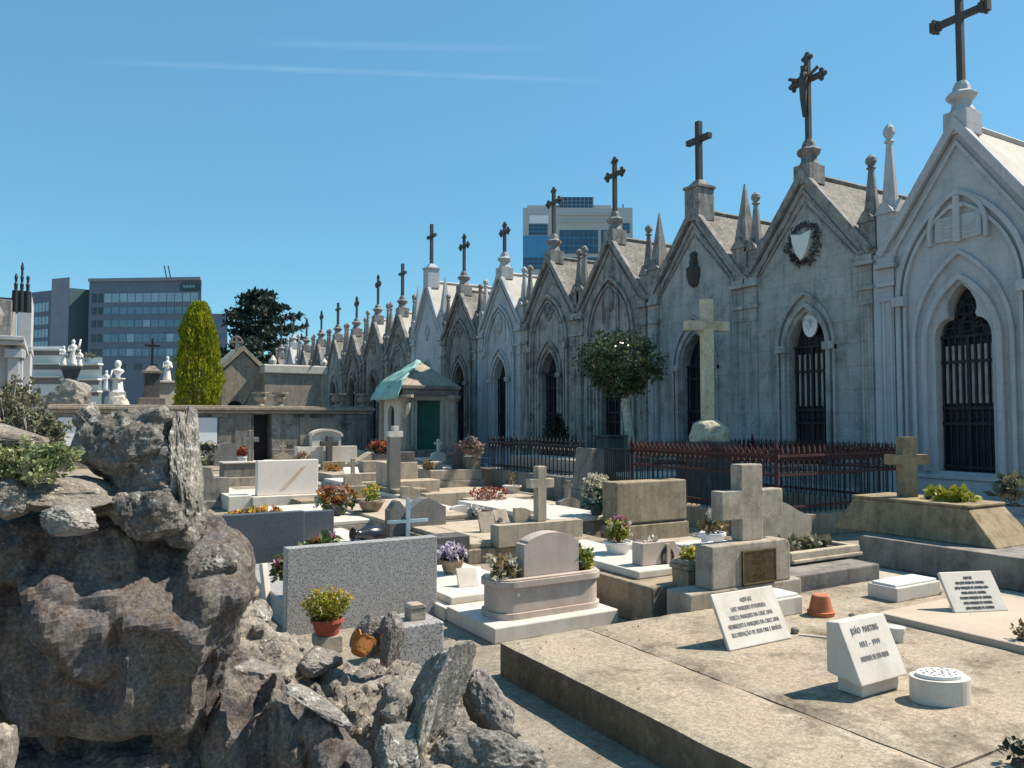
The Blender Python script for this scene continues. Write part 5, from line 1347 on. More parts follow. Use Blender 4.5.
# tomb with white slab and small relief headstone
A0 = G(652, 588, .30); xr = PY(694, 588, A0.y).x
t = thing('tomb', 'brown tomb with white cover and small headstone bearing a ring relief', 'tomb', (A0.x + .3, A0.y, 0))
MB().box(A0.x, xr + .3, A0.y, A0.y + 1.95, 0, .30).build('base', 'stone_brown', t, bevel=.015)
MB().box(A0.x + .10, xr + .3, A0.y + .28, A0.y + 1.85, .30, .365).build('cover', 'marble_white', t, bevel=.012)
ys = A0.y + .42; a, b = PY(642, 570, ys).x, PY(677, 570, ys).x; zt2 = PY(660, 542, ys).z
hs = MB().panel(headpoly(a, b + .12, .366, zt2, 'swoop')[:2] + [(b + .12, zt2 - .10), (b + .02, zt2 - .06), (b - .02, zt2), (a, zt2)], XZ(ys), 0, .13).build('headstone', 'marble_pink', t, bevel=.01)
c = PY(667, 560, ys); zc = PY(667, 557, ys).z
mb = MB(); mb.panel(cross_poly(c.x, .37, zt2 - .02, .017, zc + .02, zc + .02, .017), XZ(ys), -.025, .005)
mb.build('relief_staff', 'marble_pink', t, hs)
mb = MB(); mb.tube([(c.x + .062 * math.cos(k * .449), ys - .008, zc + .072 * math.sin(k * .449)) for k in range(15)], .010, 5)
for s in (1, -1): mb.tube([(c.x + s * .04, ys - .008, zc - .03), (c.x + s * .012, ys - .01, zc - .085)], .008, 4); mb.tube([(c.x + s * .04, ys - .008, zc + .03), (c.x + s * .012, ys - .01, zc + .085)], .008, 4)
mb.build('relief_ring', 'lettering', t, hs)
o = MB()
for k in range(5): leaves(o, (a + .06 + .035 * k, ys + .06, zt2 + .012), (.03, .03, .01), 5, .05, seed=k)
o.tube([(a + .10, ys + .05, zt2), (a + .13, ys + .06, zt2 + .05)], .008, 4)
o.build('carved_rose', 'marble_white', t, hs)
p = G(618, 553, .365)
potted('flower_pot', 'white rounded pot of pink and white flowers on the white marble cover', 'flower pot', p, (.125, .105, 'white_paint', 'round'),
       (('stems', 'leaf_yellowgreen', 60, .06, .09, .12, .12, .19), ('foliage', 'leaf_yellowgreen', 90, .07, .17, .12, .11, .08), ('blossoms', 'petal_pink', 20, .075, .25, .09, .08, .07), ('blossoms', 'petal_white', 26, .05, .2, .18, .14, .1), ('blossoms', 'petal_dustypink', 8, .04, .16, .2, .14, .06)), seed=41)
c = G(689, 592, .24)
mb = MB(); q = .092
mb.taper(c.x, c.y, .131, .42, q * .9, q * .9, q, q); mb.box(c.x - q * 1.15, c.x + q * 1.15, c.y - q * 1.15, c.y + q * 1.15, .421, .46); mb.taper(c.x, c.y, .461, .49, q * 1.15, q * 1.15, q * .9, q * .9)
t = thing('flower_urn', 'square brown stone urn with yellow flowers at the left of the big cross', 'flower urn', (c.x, c.y, 0)); mb.box(c.x - q * 1.2, c.x + q * 1.2, c.y - q * 1.2, c.y + q * 1.2, 0, .13)
mb.build('urn', 'stone_brown', t, bevel=.008)
o = MB(); leaves(o, (c.x + .02, c.y, .52), (.10, .07, .05), 60, .06, seed=4); o.build('foliage', 'leaf_yellowgreen', t, recalc=False)
o = MB(); leaves(o, (c.x + .03, c.y, .54), (.09, .06, .04), 30, .05, seed=5); o.build('blossoms', 'petal_yellow', t, recalc=False)
yb3 = A0.y + .95; p = PY(712, 540, yb3)
potted('flower_pot', 'white planter with white flowers and dry stalks just left of the big cross', 'flower pot', (p.x, yb3, PY(712, 545, yb3).z), (.125, .12, 'white_panel', 'round'),
       (('foliage', 'leaf_dry', 60, .09, .16, .16, .1, .05), ('stems', 'leaf_green', 8, .05, .1, .1, .1, .25), ('blossoms', 'petal_white', 12, .07, .27, .07, .06, .09)), seed=43)
tag(MB().box(p.x - .25, p.x + .35, yb3 - .25, yb3 + .3, .0, PY(712, 545, yb3).z).build('grave_slab', 'marble_white', loc=(p.x, yb3, 0), bevel=.01), 'white slab under the planter left of the big cross', 'grave slab')
yb4 = A0.y + .62; p = PY(716, 549, yb4); open_book('open white marble book behind the left shoulder of the big cross pedestal', (p.x, yb4, p.z - .02), .11, R(35), yaw=R(15))

# big concrete cross with bronze plaque
fr = front(712, 591, 791, 547, .33); x0, x1, y, z0, z1 = fr
t = tombroot('big plain grey concrete cross on a pedestal with a bronze plaque', fr, 'cross', 'cross_tomb')
pp = [(x0, z0), (x1, z0), (x1, z1 - .05), (x1 - .015, z1 - .015), (x1 - .05, z1), (x0, z1)]
pedd = .17
ped = MB().panel(pp, XZ(y), 0, pedd).build('pedestal', 'concrete_grey', t, bevel=.01)
yc = y + .10
cx0, cx1 = PY(739, 540, yc).x, PY(760.5, 540, yc).x; c = (cx0 + cx1) / 2
za0, za1 = PY(745, 518, yc).z, PY(745, 490, yc).z; ztc = PY(750, 464, yc).z
aL, aR = PY(718.5, 505, yc).x, PY(780, 505, yc).x
poly = [(cx0, z1), (cx1, z1), (cx1, za0), (aR, za0), (aR, za1), (cx1, za1), (cx1, ztc), (cx0, ztc), (cx0, za1), (aL, za1), (aL, za0), (cx0, za0)]
MB().panel(poly, XZ(yc - .03), 0, .11).build('cross', 'concrete_grey', t, bevel=.01)
a, b = PY(741.5, 565, y).x, PY(775, 565, y).x; zb2, zt2 = PY(758, 583, y).z, PY(758, 549, y).z
pl = MB().panel([(a, zb2), (b, zb2), (b, zt2), (a, zt2)], XZ(y), -.012, .01).build('bronze_plaque', 'bronze', t, ped, bevel=.003)
mb = MB()
for k, ln in enumerate(('FAMILIA', 'MARQUES', 'DE', 'OLIVEIRA')):
    text_mb(mb, ln, .045, Matrix.Translation(((a + b) / 2, y - .0135, zt2 - .055 - .05 * k)) @ Matrix.Rotation(R(90), 4, 'X'), .62)
ins = mb.build('raised_lettering', 'bronze_raised', t, ped, recalc=False)
mb = MB(); mb.ribbon([(a, zb2), (b, zb2), (b, zt2), (a, zt2), (a, zb2)], .010, XZ(y), -.016, -.01); mb.build('plaque_rim', 'bronze_raised', t, ped)
A1 = G(690, 612, .21); zs = .33; xs = PY(802, 600, A1.y).x
MB().box(A1.x, xs, A1.y, y + .24, 0, zs - .002).build('step', 'concrete_grey', t, bevel=.012)
# tomb with planter right of the big cross
xe = PY(880, 580, A1.y + .12).x; Yt = A1.y + .12
t = thing('tomb', 'grey-brown tomb with a trough and curved headstone right of the big cross', 'tomb', ((xs + xe) / 2, Yt, 0))
MB().box(xs + .004, xe, Yt, Yt + 1.6, 0, PY(850, 568, Yt).z).build('step', 'stone_grey', t, bevel=.012)
y2 = Yt + .32; a, b = PY(791, 560, y2).x, PY(857, 560, y2).x; z2 = PY(830, 548, y2).z
zst = PY(850, 568, Yt).z
MB().box(a, b, y2, y2 + 1.2, zst, z2 - .09).build('body', 'stone_grey', t, bevel=.012)
mb = MB(); zl = z2 - .088
for (p0, p1, q0, q1) in ((a - .02, b + .02, y2 - .02, y2 + .05), (a - .02, b + .02, y2 + .33, y2 + .40), (a - .02, a + .05, y2 + .051, y2 + .329), (b - .05, b + .02, y2 + .051, y2 + .329)): mb.box(p0, p1, q0, q1, zl, z2)
mb.box(a - .02, b + .02, y2 - .05, y2 - .021, zl, zl + .03)
mb.build('trough', 'cream_stone', t, bevel=.008)
MB().box(a + .06, b - .06, y2 + .06, y2 + .32, zl, z2 - .03).build('soil', 'soil', t)
o = MB(); rnd = random.Random(6)
for k in range(26): leaves(o, (rnd.uniform(a + .1, b - .1), y2 + rnd.uniform(.1, .3), z2 + .01), (.05, .04, .04), 7, .08, seed=k, upbias=.6)
tag(o.build('trough_plants', 'leaf_olive', loc=((a + b) / 2, y2 + .2, z2), recalc=False), 'sparse dry greenery in the trough right of the big cross', 'plant')
y3 = y2 + .42; a, b = PY(755, 540, y3).x, PY(812, 540, y3).x; zt2 = PY(770, 502, y3).z
MB().panel(headpoly(a, b, zst, zt2, 'swoop'), XZ(y3), 0, .16).build('headstone', 'concrete_grey', t, bevel=.012)

# ochre trapezoid tomb
P0 = G(872, 566, 0.0); Xp = P0.x; zp = PX(872, 537, Xp).z
yn, yf = PX(1045, 560, Xp).y, PX(858, 540, Xp).y
t = thing('coffin_tomb', 'ochre coffin-shaped tomb with sloping ends and a stone cross on a dark plinth', 'tomb', (Xp + .7, (yn + yf) / 2, 0))
MB().box(Xp, Xp + 1.9, yn, yf, 0, zp).build('plinth', 'stone_grey', t, bevel=.015)
Xt = Xp + .30
B0 = PX(997, 549, Xt); B1 = PX(833, 527, Xt); T0 = PX(964, 506, Xt); T1 = PX(851, 495, Xt)
zt2 = zp + .36; w2 = .78; inn = .05
e0, e1 = B0.y, B1.y; s0, s1 = T0.y, T1.y
vs = [(Xt, e0, zp), (Xt + w2, e0, zp), (Xt + w2, e1, zp), (Xt, e1, zp), (Xt + inn, s0, zt2), (Xt + w2 - inn, s0, zt2), (Xt + w2 - inn, s1, zt2), (Xt + inn, s1, zt2)]
mb = MB().add(vs, [(0, 3, 2, 1), (4, 5, 6, 7), (0, 1, 5, 4), (1, 2, 6, 5), (2, 3, 7, 6), (3, 0, 4, 7)]); body = mb.build('coffin', 'stone_ochre', t, bevel=.015)
MB().box(Xt + inn - .01, Xt + w2 - inn + .01, s0 - .02, s1 + .02, zt2, zt2 + .03).build('top_slab', 'stone_ochre', t, bevel=.01)
xc = Xt + w2 / 2; c = PX(907, 480, xc); zt3 = PX(907, 437, xc).z; za = PX(907, 459, xc).z
mx = Matrix.Translation(Vector((c.x, c.y, 0))) @ Matrix.Rotation(R(-25), 4, 'Z') @ Matrix.Translation(Vector((-c.x, -c.y, 0)))
MB().panel(cross_poly(c.x, zt2 + .03, zt3, .082, za - .06, za + .05, .225), XZ(c.y), -.07, .07).build('cross', 'stone_ochre', t, bevel=.02, mtx=mx)
c = PX(947, 498, xc); o = MB()
for k in range(12): leaves(o, (c.x + random.uniform(-.12, .12), c.y + random.uniform(-.22, .22), zt2 + .08), (.06, .06, .05), 14, .11, seed=k, upbias=.5)
t9 = thing('succulent_clump', 'bright green leafy plant lying on top of the ochre coffin tomb', 'plant', (c.x, c.y, zt2 + .03)); o.build('foliage', 'leaf_yellowgreen', t9, recalc=False)
MB().box(c.x - .08, c.x + .08, c.y - .2, c.y + .2, zt2 + .031, zt2 + .06).build('root_ball', 'soil', t9, bevel=.01)

# planter tomb with humped headstone
A2 = G(494, 645, 0); ft = front(494, 645, 619, 625, 0)
x0, x1, y, _, zb2 = ft; zb2 = PY(497, 628, y).z
t = tombroot('pinkish tomb with a round-ended planter and humped headstone on a white base', ft)
MB().box(x0, x1, y, y + .75, 0, zb2).build('base', 'marble_white', t, bevel=.01)
MB().box(x0 - .02, x1 - .15, y + .752, y + 2.2, 0, zb2 - .01).build('base', 'marble_white', t, bevel=.01)
MB().box(x0 + .06, x1 - .25, y + .80, y + 2.1, zb2 - .01, zb2 + .05).build('cover', 'marble_white', t, bevel=.01)
y1 = y + .12; a, b = PY(500, 610, y1).x, PY(605, 610, y1).x; zr2 = PY(500, 582, y1).z; dp = .36
def stadium(x0, x1, y0, y1, r, n=8):
    pts = []
    for (cx, cy, a0) in ((x1 - r, y0 + r, -90), (x1 - r, y1 - r, 0), (x0 + r, y1 - r, 90), (x0 + r, y0 + r, 180)):
        for i in range(n + 1): pts.append((cx + r * math.cos(R(a0 + 90 * i / n)), cy + r * math.sin(R(a0 + 90 * i / n))))
    return pts
FL = lambda u, w_, d: (u, w_, d)
def ring(mb, g, gi, z0, z1):
    mb.panel(stadium(a - g, b + g, y1 - g, y1 + dp + g, .14 + g), FL, z0, z1, [stadium(a + gi, b - gi, y1 + gi, y1 + dp - gi, .09)])
mb = MB(); ring(mb, .012, .05, zb2, zb2 + .045); ring(mb, -.008, .05, zb2 + .0455, zr2 - .06); ring(mb, .015, .05, zr2 - .0595, zr2 - .012); ring(mb, .0, .05, zr2 - .0115, zr2)
mb.build('planter', 'marble_pink', t, bevel=.005)
MB().panel(stadium(a + .05, b - .05, y1 + .05, y1 + dp - .05, .09), FL, zb2, zr2 - .05).build('soil', 'soil', t)
p = PY(519, 595, y1); MB().lathe(0, 0, [(.006, -.012), (.014, -.01), (.014, 0)], 10).build('drain_hole', 'white_paint', t, mtx=Matrix.Translation((p.x, y1 + .003, p.z)) @ Matrix.Rotation(R(90), 4, 'X'))
c0, c1 = PY(527, 580, y1 + .02).x, PY(582, 580, y1 + .02).x; zt2 = PY(555, 533, y1 + .02).z
pts = [(c0, zb2 + .1), (c1, zb2 + .1), (c1, zt2 - .075), (c1 - .03, zt2 - .07)]
for i in range(0, 15):
    q = i / 14; pts.append((c1 - .035 - (c1 - c0 - .07) * q, zt2 - .052 + .052 * math.sin(math.pi * q) ** .8))
pts += [(c0 + .03, zt2 - .07), (c0, zt2 - .075)]
MB().panel(pts, XZ(y1 + .06), 0, .12).build('headstone', 'marble_pink', t, bevel=.006)
for (cx, n, lb, mt, sd) in (((a + c0) / 2, 46, 'pale dry plants in the planter left of the humped headstone', 'leaf_dry', 2), ((c1 + b) / 2 - .02, 40, 'green dry plants in the planter right of the humped headstone', 'leaf_green', 3)):
    t8 = thing('planter_plants', lb, 'plant', (cx, y1 + .2, zr2 - .05)); o = MB(); o2 = MB()
    for k in range(n):
        q = (cx + random.uniform(-.085, .085), y1 + random.uniform(.08, .28), zr2 + random.uniform(-.03, .12))
        leaves(o if k % 3 else o2, q, (.03, .03, .03), 12, .05, seed=k + sd * 50, upbias=.6)
    o.build('foliage', mt, t8, recalc=False); o2.build('flower_heads', 'petal_cream' if sd == 2 else 'leaf_yellowgreen', t8, recalc=False)
p = G(459, 588, zb2 + .05); plaque('grave_plaque', 'white slanted plaque left of the planter tomb', p, .18, .17, R(-8), R(30), .02, 'marble_white')
p = G(478, 585, zb2 + .05); plaque('grave_plaque', 'white triangular leaning plaque touching the planter on its left', p, .15, .16, R(25), R(35), .02, 'marble_white')
p = G(452, 578, .12)
potted('flower_pot', 'dark pot of lilac and white flowers left of the white slanted plaque', 'flower pot', p, (.10, .17, 'stone_brown', 'urn'), (('foliage', 'leaf_dark', 40, .09, .2, .13, .12, .06), ('blossoms', 'petal_lilac', 46, .08, .24, .17, .14, .06)), seed=51)
fr = front(437, 566, 470, 538, .02); solo('grave_kerb', 'low dark stone kerb behind the lilac flowers', 'grave kerb', fr, .3, 'stone_dark')

# speckled granite headstone in front
fr = front(286, 634, 437, 540, .02); x0, x1, y, z0, z1 = fr; z1 = PY(286, 549, y).z
t = tombroot('large speckled grey granite headstone seen from behind, yellow flowers before it', fr, 'headstone', 'headstone_tomb')
upright(MB(), (x0, x1, y, 0, z1), .11).build('headstone', 'granite_speckled', t, bevel=.006)
MB().box(x0 + .04, x1 - .04, y + .112, y + 1.9, 0, .20).build('slab', 'granite_speckled', t, bevel=.01)
fr = front(398, 672, 444, 628, 0.0)
solo('stone_block', 'grey granite block with a flat top right of the speckled headstone', 'stone block', (fr[0], fr[1], fr[2], 0, fr[4]), .34, 'granite_speckled')
c = PY(417, 620, fr[2] + .12)
mb = MB(); mb.box(c.x - .055, c.x + .055, fr[2] + .1, fr[2] + .2, fr[4], fr[4] + .075); mb.panel([(c.x - .062, fr[4] + .075), (c.x + .062, fr[4] + .075), (c.x + .04, fr[4] + .10), (c.x - .04, fr[4] + .10)], XZ(fr[2] + .095), 0, .11)
tag(mb.build('stone_casket', 'concrete_grey', loc=(c.x, fr[2] + .15, fr[4]), bevel=.006), 'tiny stone casket with a sloping lid on the grey granite block', 'grave ornament')
c = G(327, 651, 0); yp = c.y
zpot = PY(327, 634, yp).z
tag(MB().box(c.x - .085, c.x + .085, yp - .08, yp + .08, 0, zpot).build('pot_stand', 'concrete_grey', loc=(c.x, yp, 0), bevel=.01), 'square grey block holding up the yellow flower pot', 'stone block')
potted('flower_pot', 'terracotta pot of bright yellow-green flowers before the speckled headstone', 'flower pot', (c.x, yp, zpot), (.105, .105, 'terracotta_dark', 'round'),
       (('stems', 'leaf_yellowgreen', 110, .035, .08, .16, .14, .2), ('foliage', 'leaf_yellowgreen', 420, .036, .19, .16, .14, .09), ('blossoms', 'petal_yellow', 80, .03, .22, .17, .15, .10), ('blossoms', 'petal_cream', 40, .026, .23, .17, .15, .09), ('foliage', 'leaf_green', 120, .036, .14, .13, .11, .05)), seed=61)
c = PY(283, 555, y + .25)
o = thing('flower_bouquet', 'red roses and green leaves tucked behind the left end of the speckled headstone', 'bouquet', (c.x, y + .25, .2))
for k in range(7):
    q = PY(281 + k * 8.0, 568 - k * 4.6, y + .3); mbl = MB(); leaves(mbl, (q.x, q.y, q.z - .02), (.07, .07, .08), 40, .08, seed=k, upbias=.4)
    mbl.build('foliage', 'leaf_green', o, recalc=False)
    mbb = MB(); leaves(mbb, (q.x, q.y, q.z + .01), (.05, .05, .055), 34, .045, seed=k + 9, asp=.9); mbb.build('blossom', 'petal_red' if k % 3 else 'petal_pink', o, recalc=False)
fr = front(262, 622, 284, 560, 0); plaque('grave_plaque', 'narrow grey marble strip leaning at the left end of the speckled headstone', G(268, 618, 0), .06, .42, R(30), R(10), .04, 'marble_white')

# ------------------------------------------------------------------ foreground platform and what stands on it
PZ = .21
C0 = G(500, 641, PZ); XL, YB = C0.x, C0.y
XR = 6.2
t = thing('tomb_platform', 'wide low tan stone platform covering a family vault, front right', 'tomb platform', ((XL + XR) / 2, YB - 1, 0))
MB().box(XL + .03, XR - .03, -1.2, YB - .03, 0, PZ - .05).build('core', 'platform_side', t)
def edge_slab(x0, x1, y0, y1, nm, seed):
    """slab with slightly worn, uneven rim"""
    bm = bmesh.new(); bmesh.ops.create_grid(bm, x_segments=2, y_segments=2, size=1); bm.free()
    mb = MB(); nx, ny = max(2, int((x1 - x0) / .06)), max(2, int((y1 - y0) / .06)); vs = []; fs = []
    for i in range(nx + 1):
        for j in range(ny + 1):
            x = x0 + (x1 - x0) * i / nx; y = y0 + (y1 - y0) * j / ny
            e = min(i, nx - i, j, ny - j)
            n1 = noise.fractal(Vector((x * 4, y * 4, seed)), 1, 2, 4)
            z = PZ + .004 * n1 - (.010 + .012 * max(0, n1) if e == 0 else 0)
            ox = .008 * n1 if e == 0 else 0
            vs.append((x + (ox if i == 0 else -ox if i == nx else 0), y, z))
    top = len(vs)
    for i in range(nx):
        for j in range(ny):
            a = i * (ny + 1) + j; fs.append((a, a + ny + 1, a + ny + 2, a + 1))
    mb.add(vs, fs)
    rim = [i * (ny + 1) for i in range(nx + 1)] + [nx * (ny + 1) + j for j in range(1, ny + 1)] + [i * (ny + 1) + ny for i in range(nx - 1, -1, -1)] + [j for j in range(ny - 1, 0, -1)]
    low = [(vs[k][0], vs[k][1], 0.0 if nm == 'kerb' else PZ - .2) for k in rim]; o = len(mb.v); mb.v += low
    for k in range(len(rim)): mb.f.append((rim[k], rim[(k + 1) % len(rim)], o + (k + 1) % len(rim), o + k))
    return mb.build(nm, 'platform_stone', t)
XJ = 3.02
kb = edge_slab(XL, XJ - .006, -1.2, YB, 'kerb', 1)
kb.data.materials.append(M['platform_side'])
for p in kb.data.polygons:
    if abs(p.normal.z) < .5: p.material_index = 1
edge_slab(XJ + .006, XR, 1.80, YB, 'slab', 2); edge_slab(XJ + .006, XR, -1.2, 1.788, 'slab', 3)
# thin raised pinkish slab
a_pk = a = G(880, 611, PZ + .045); b = G(1024, 648, PZ + .045)
xk = (a.x + b.x) / 2
tag(MB().box(xk, XR - .1, 1.9, a.y, PZ - .01, PZ + .045).build('grave_slab', 'pink_slab', loc=(xk + .6, a.y - .7, PZ), bevel=.012), 'thin smooth pinkish slab raised on the tan platform at the right edge', 'grave slab')

P1 = G(730, 651, PZ + .005)
plaque('grave_plaque', 'white marble plaque leaning back on the platform in front of the big cross', P1, .53, .33, R(0), R(27), .022, 'marble_white',
       ('AQUI JAZ', "LUIZ MARQUES D'OLIVEIRA", 'TEREZA MARQUES DA CRUZ LIMA', 'HENRIQUETA MARQUES DA CRUZ LIMA', 'RECORDAÇÃO DE SEUS PAIS E IRMÃOS'), .036, .60, lmat='lettering_faded')
P2 = G(955, 613, PZ + .047)
plaque('grave_plaque', 'white marble plaque with seven dark lettered lines on the pinkish slab', P2, .41, .285, R(-21), R(32), .022, 'marble_white',
       ('AQUI JAZ', 'ANA JOSÉ MARIA DE OLIVEIRA', 'JOÃO MARQUES DE OLIVEIRA LIMA', 'MARIA ROSA DE OLIVEIRA', 'PAULINA MARQUES DE OLIVEIRA', 'LUIZA MARQUES DE OLIVEIRA', 'JOÃO MARQUES DE OLIVEIRA'), .026, .56)
# wedge shaped book stone
BL = G(862, 687, PZ + .07); BRx = PY(908, 676, BL.y).x; hz = .275; ln = .125
t = thing('wedge_headstone', 'white wedge-shaped gravestone with faded writing in the middle of the platform', 'gravestone', (BL.x + .17, BL.y + .1, PZ))
ZY = lambda u, w_, d: (BL.x + d, BL.y + u, w_)
wd = MB().panel([(0, PZ + .07), (.015, PZ + .065), (ln + .07, PZ + .09), (ln + .07, PZ + .06 + hz), (ln, PZ + .07 + hz)], ZY, 0, BRx - BL.x).build('wedge', 'marble_white', t, bevel=.005)
MB().box(BL.x + .045, BRx - .03, BL.y + .03, BL.y + .17, PZ, PZ + .075).build('plinth', 'marble_white', t, bevel=.006)
L2 = math.hypot(ln, hz); lean = math.atan2(ln, hz)
mx = Matrix.Translation((BL.x, BL.y, PZ + .07)) @ Matrix.Rotation(-lean, 4, 'X')
w_ = BRx - BL.x
for s, z, sz, sx in (('JOÃO  MARTINS', .235, .043, .62), ('1852 – 1919', .170, .038, .75), ('SAUDADE DE SUA FILHA', .105, .034, .52)):
    mb = MB(); text_mb(mb, s, sz, mx @ Matrix.Translation((w_ / 2 - .01, -.0022, z)) @ Matrix.Rotation(R(90), 4, 'X'), sx)
    mb.build('inscription', 'lettering_faded', t, wd, recalc=False)
# oval box
c = G(944, 703, PZ); c = Vector((c.x + .02, c.y + .03, PZ)); ry = R(-26)
def oval(mb, ax, ay, z0, z1, n=32): return mb.panel([(ax * math.cos(2 * math.pi * i / n), ay * math.sin(2 * math.pi * i / n)) for i in range(n)], FL, z0, z1)
mx = Matrix.Translation(c) @ Matrix.Rotation(ry, 4, 'Z')
t = thing('oval_flower_holder', 'white oval stone flower holder with a pierced metal lid on the platform', 'flower holder', c)
oval(MB(), .142, .098, 0, .115).build('body', 'marble_white', t, bevel=.008, mtx=mx)
lid = oval(MB(), .112, .074, .1155, .132).build('lid', 'white_paint', t, bevel=.004, mtx=mx)
mb = MB()
for i in range(26):
    r = math.sqrt((i + .5) / 26) * .86; q = i * 2.4; mb.lathe(.112 * r * math.cos(q), .074 * r * math.sin(q), [(.0065, .1325), (.0065, .1335)], 8)
mb.build('hole', 'lettering', t, lid, mtx=mx)
# white boxes
fr = front(762, 621, 803, 600, PZ)
def boxstone(label, fr, dp, yaw=0):
    x0, x1, y, z0, z1 = fr
    t = thing('flower_box', label, 'flower box', ((x0 + x1) / 2, y, z0))
    MB().box(x0, x1, y, y + dp, z0, z1 - .018).build('body', 'marble_white', t, bevel=.008)
    MB().box(x0 + .02, x1 - .02, y + .02, y + dp - .02, z1 - .018, z1).build('lid', 'white_paint', t, bevel=.006)
boxstone('white stone flower box half hidden behind the plaque before the big cross', (fr[0], fr[1], fr[2], PZ, fr[4]), .24)
fr = front(897, 603, 941, 586, PZ); boxstone('low white stone flower box with a lid beside the right-hand plaque', (fr[0], fr[1], fr[2], PZ, fr[4]), .24)
c = G(896, 641, PZ)
mb = MB().lathe(c.x, c.y, [(.045, PZ), (.05, PZ + .06), (.055, PZ + .065), (.055, PZ + .085), (.035, PZ + .09)], 16)
tag(mb.build('stone_cup', 'marble_white', loc=(c.x, c.y, PZ)), 'small white stone cup peeping out behind the wedge-shaped gravestone', 'grave ornament')
c = G(821, 615, PZ)
mb = MB().lathe(c.x, c.y, [(.088, PZ), (.092, PZ + .03), (.080, PZ + .034), (.058, PZ + .135), (.05, PZ + .14), (.012, PZ + .139)], 24)
tag(mb.build('flower_pot', 'terracotta', loc=(c.x, c.y, PZ), smooth=False), 'upturned terracotta flower pot on the platform behind the wedge gravestone', 'flower pot')
for px, py, s, lb in ((795, 633, .035, 'small pale stone beside the right end of the leaning plaque'), (852, 619, .03, 'small dark pebble on the platform behind the wedge gravestone'), (940, 594, .03, 'tiny stone between the low white box and the right-hand plaque')):
    c = G(px, py, PZ); tag(rockmesh((c.x, c.y, PZ + s * .6), (s, s * .8, s * .75), px, 3).build('pebble', 'rubble', loc=(c.x, c.y, PZ)), lb, 'stone')
c = G(815, 637, PZ); tag(MB().box(-.09, .09, -.008, .008, 0, .008).build('broken_chip', 'marble_white', loc=(c.x, c.y, PZ), mtx=Matrix.Translation((c.x, c.y, PZ)) @ Matrix.Rotation(R(-55), 4, 'Z')), 'thin white chip of marble lying near the upturned pot', 'stone chip')
# plants at the right edge
for (px, py, z, r, h, lb, mt) in ((1015, 515, .35, .25, .35, 'grey-green plant at the foot of the right-hand chapel', 'leaf_olive'), (1019, 765, PZ, .06, .09, 'small dark spiky plant at the lower right edge of the platform', 'leaf_dark'), (1022, 640, PZ + .046, .05, .08, 'little dry plant at the right edge of the pinkish slab', 'leaf_dry')):
    c = G(px, py, z) if px != 1015 else PX(px, 518, DX - .9)
    t = thing('small_plant', lb, 'plant', (c.x, c.y, z)); o = MB(); leaves(o, (c.x, c.y, z + h * .6), (r, r, h * .6), 110 if r > .1 else 50, h * .45, seed=px, upbias=.5); stalks(o, (c.x, c.y, z), h, r * .8, 8, h * .2, seed=3)
    o.build('foliage', mt, t, recalc=False)
    MB().lathe(c.x, c.y, [(r * .5, z), (r * .4, z + .02), (.002, z + .03)], 8).build('root_clump', 'soil', t)

# ------------------------------------------------------------------ rockery
def blobmesh(blobs, voxel, nfun, name, mat, loc, label, cat):
    """union of lumps remeshed into one rough rock mass"""
    mb = MB()
    for (c, s, rot, seed, sq) in blobs:
        r = rockmesh(c, s, seed, 4 if sq else 3, 3 if sq else 7, .05 if sq else .08, rot, sq=sq); mb.add(r.v, r.f)
    o = mb.build('tmp', mat)
    m = o.modifiers.new('r', 'REMESH'); m.mode = 'VOXEL'; m.voxel_size = voxel
    me = bpy.data.meshes.new_from_object(o.evaluated_get(bpy.context.evaluated_depsgraph_get()))
    bpy.data.objects.remove(o)
    nr = [v.normal.copy() for v in me.vertices]
    cs = [v.co.copy() for v in me.vertices]
    L = Vector(loc)
    for v, n, c in zip(me.vertices, nr, cs): v.co = c + n * nfun(c, n) - L
    me.name = name
    q = bpy.data.objects.new(name, me); COL.objects.link(q); q.location = L
    return tag(q, label, cat)
def rocknoise(c, n):
    side = 1 - min(1, max(0, n.z))
    a = noise.fractal(c * 2.4, 1.0, 2.1, 3) * .042
    d = noise.noise(Vector((c.x * 7, c.y * 7, c.z * .8))) * .07 * side + abs(noise.noise(Vector((c.x * 3.4 + 4, c.y * 3.4, c.z * .6)))) * -.05 * side
    d -= max(0, .09 - abs(noise.noise(Vector((c.x * 4.5, c.y * 4.5, c.z * .55 + 3))))) * .55 * side
    f = noise.fractal(c * 11, .9, 2.2, 5) * .016 + noise.fractal(c * 45, .9, 2.2, 3) * .003
    return a + d + f + .01
def L_(px, py, d): return PD(px, py, d)
B = []
def blob(px, py, d, wpx, hpx, dep, rot=(0, 0, 0), seed=None, sq=0):
    k = d / FPX; B.append((L_(px, py, d), (wpx * k, dep, hpx * k), rot, seed if seed is not None else len(B) + 31, sq))
Z = R(-28)
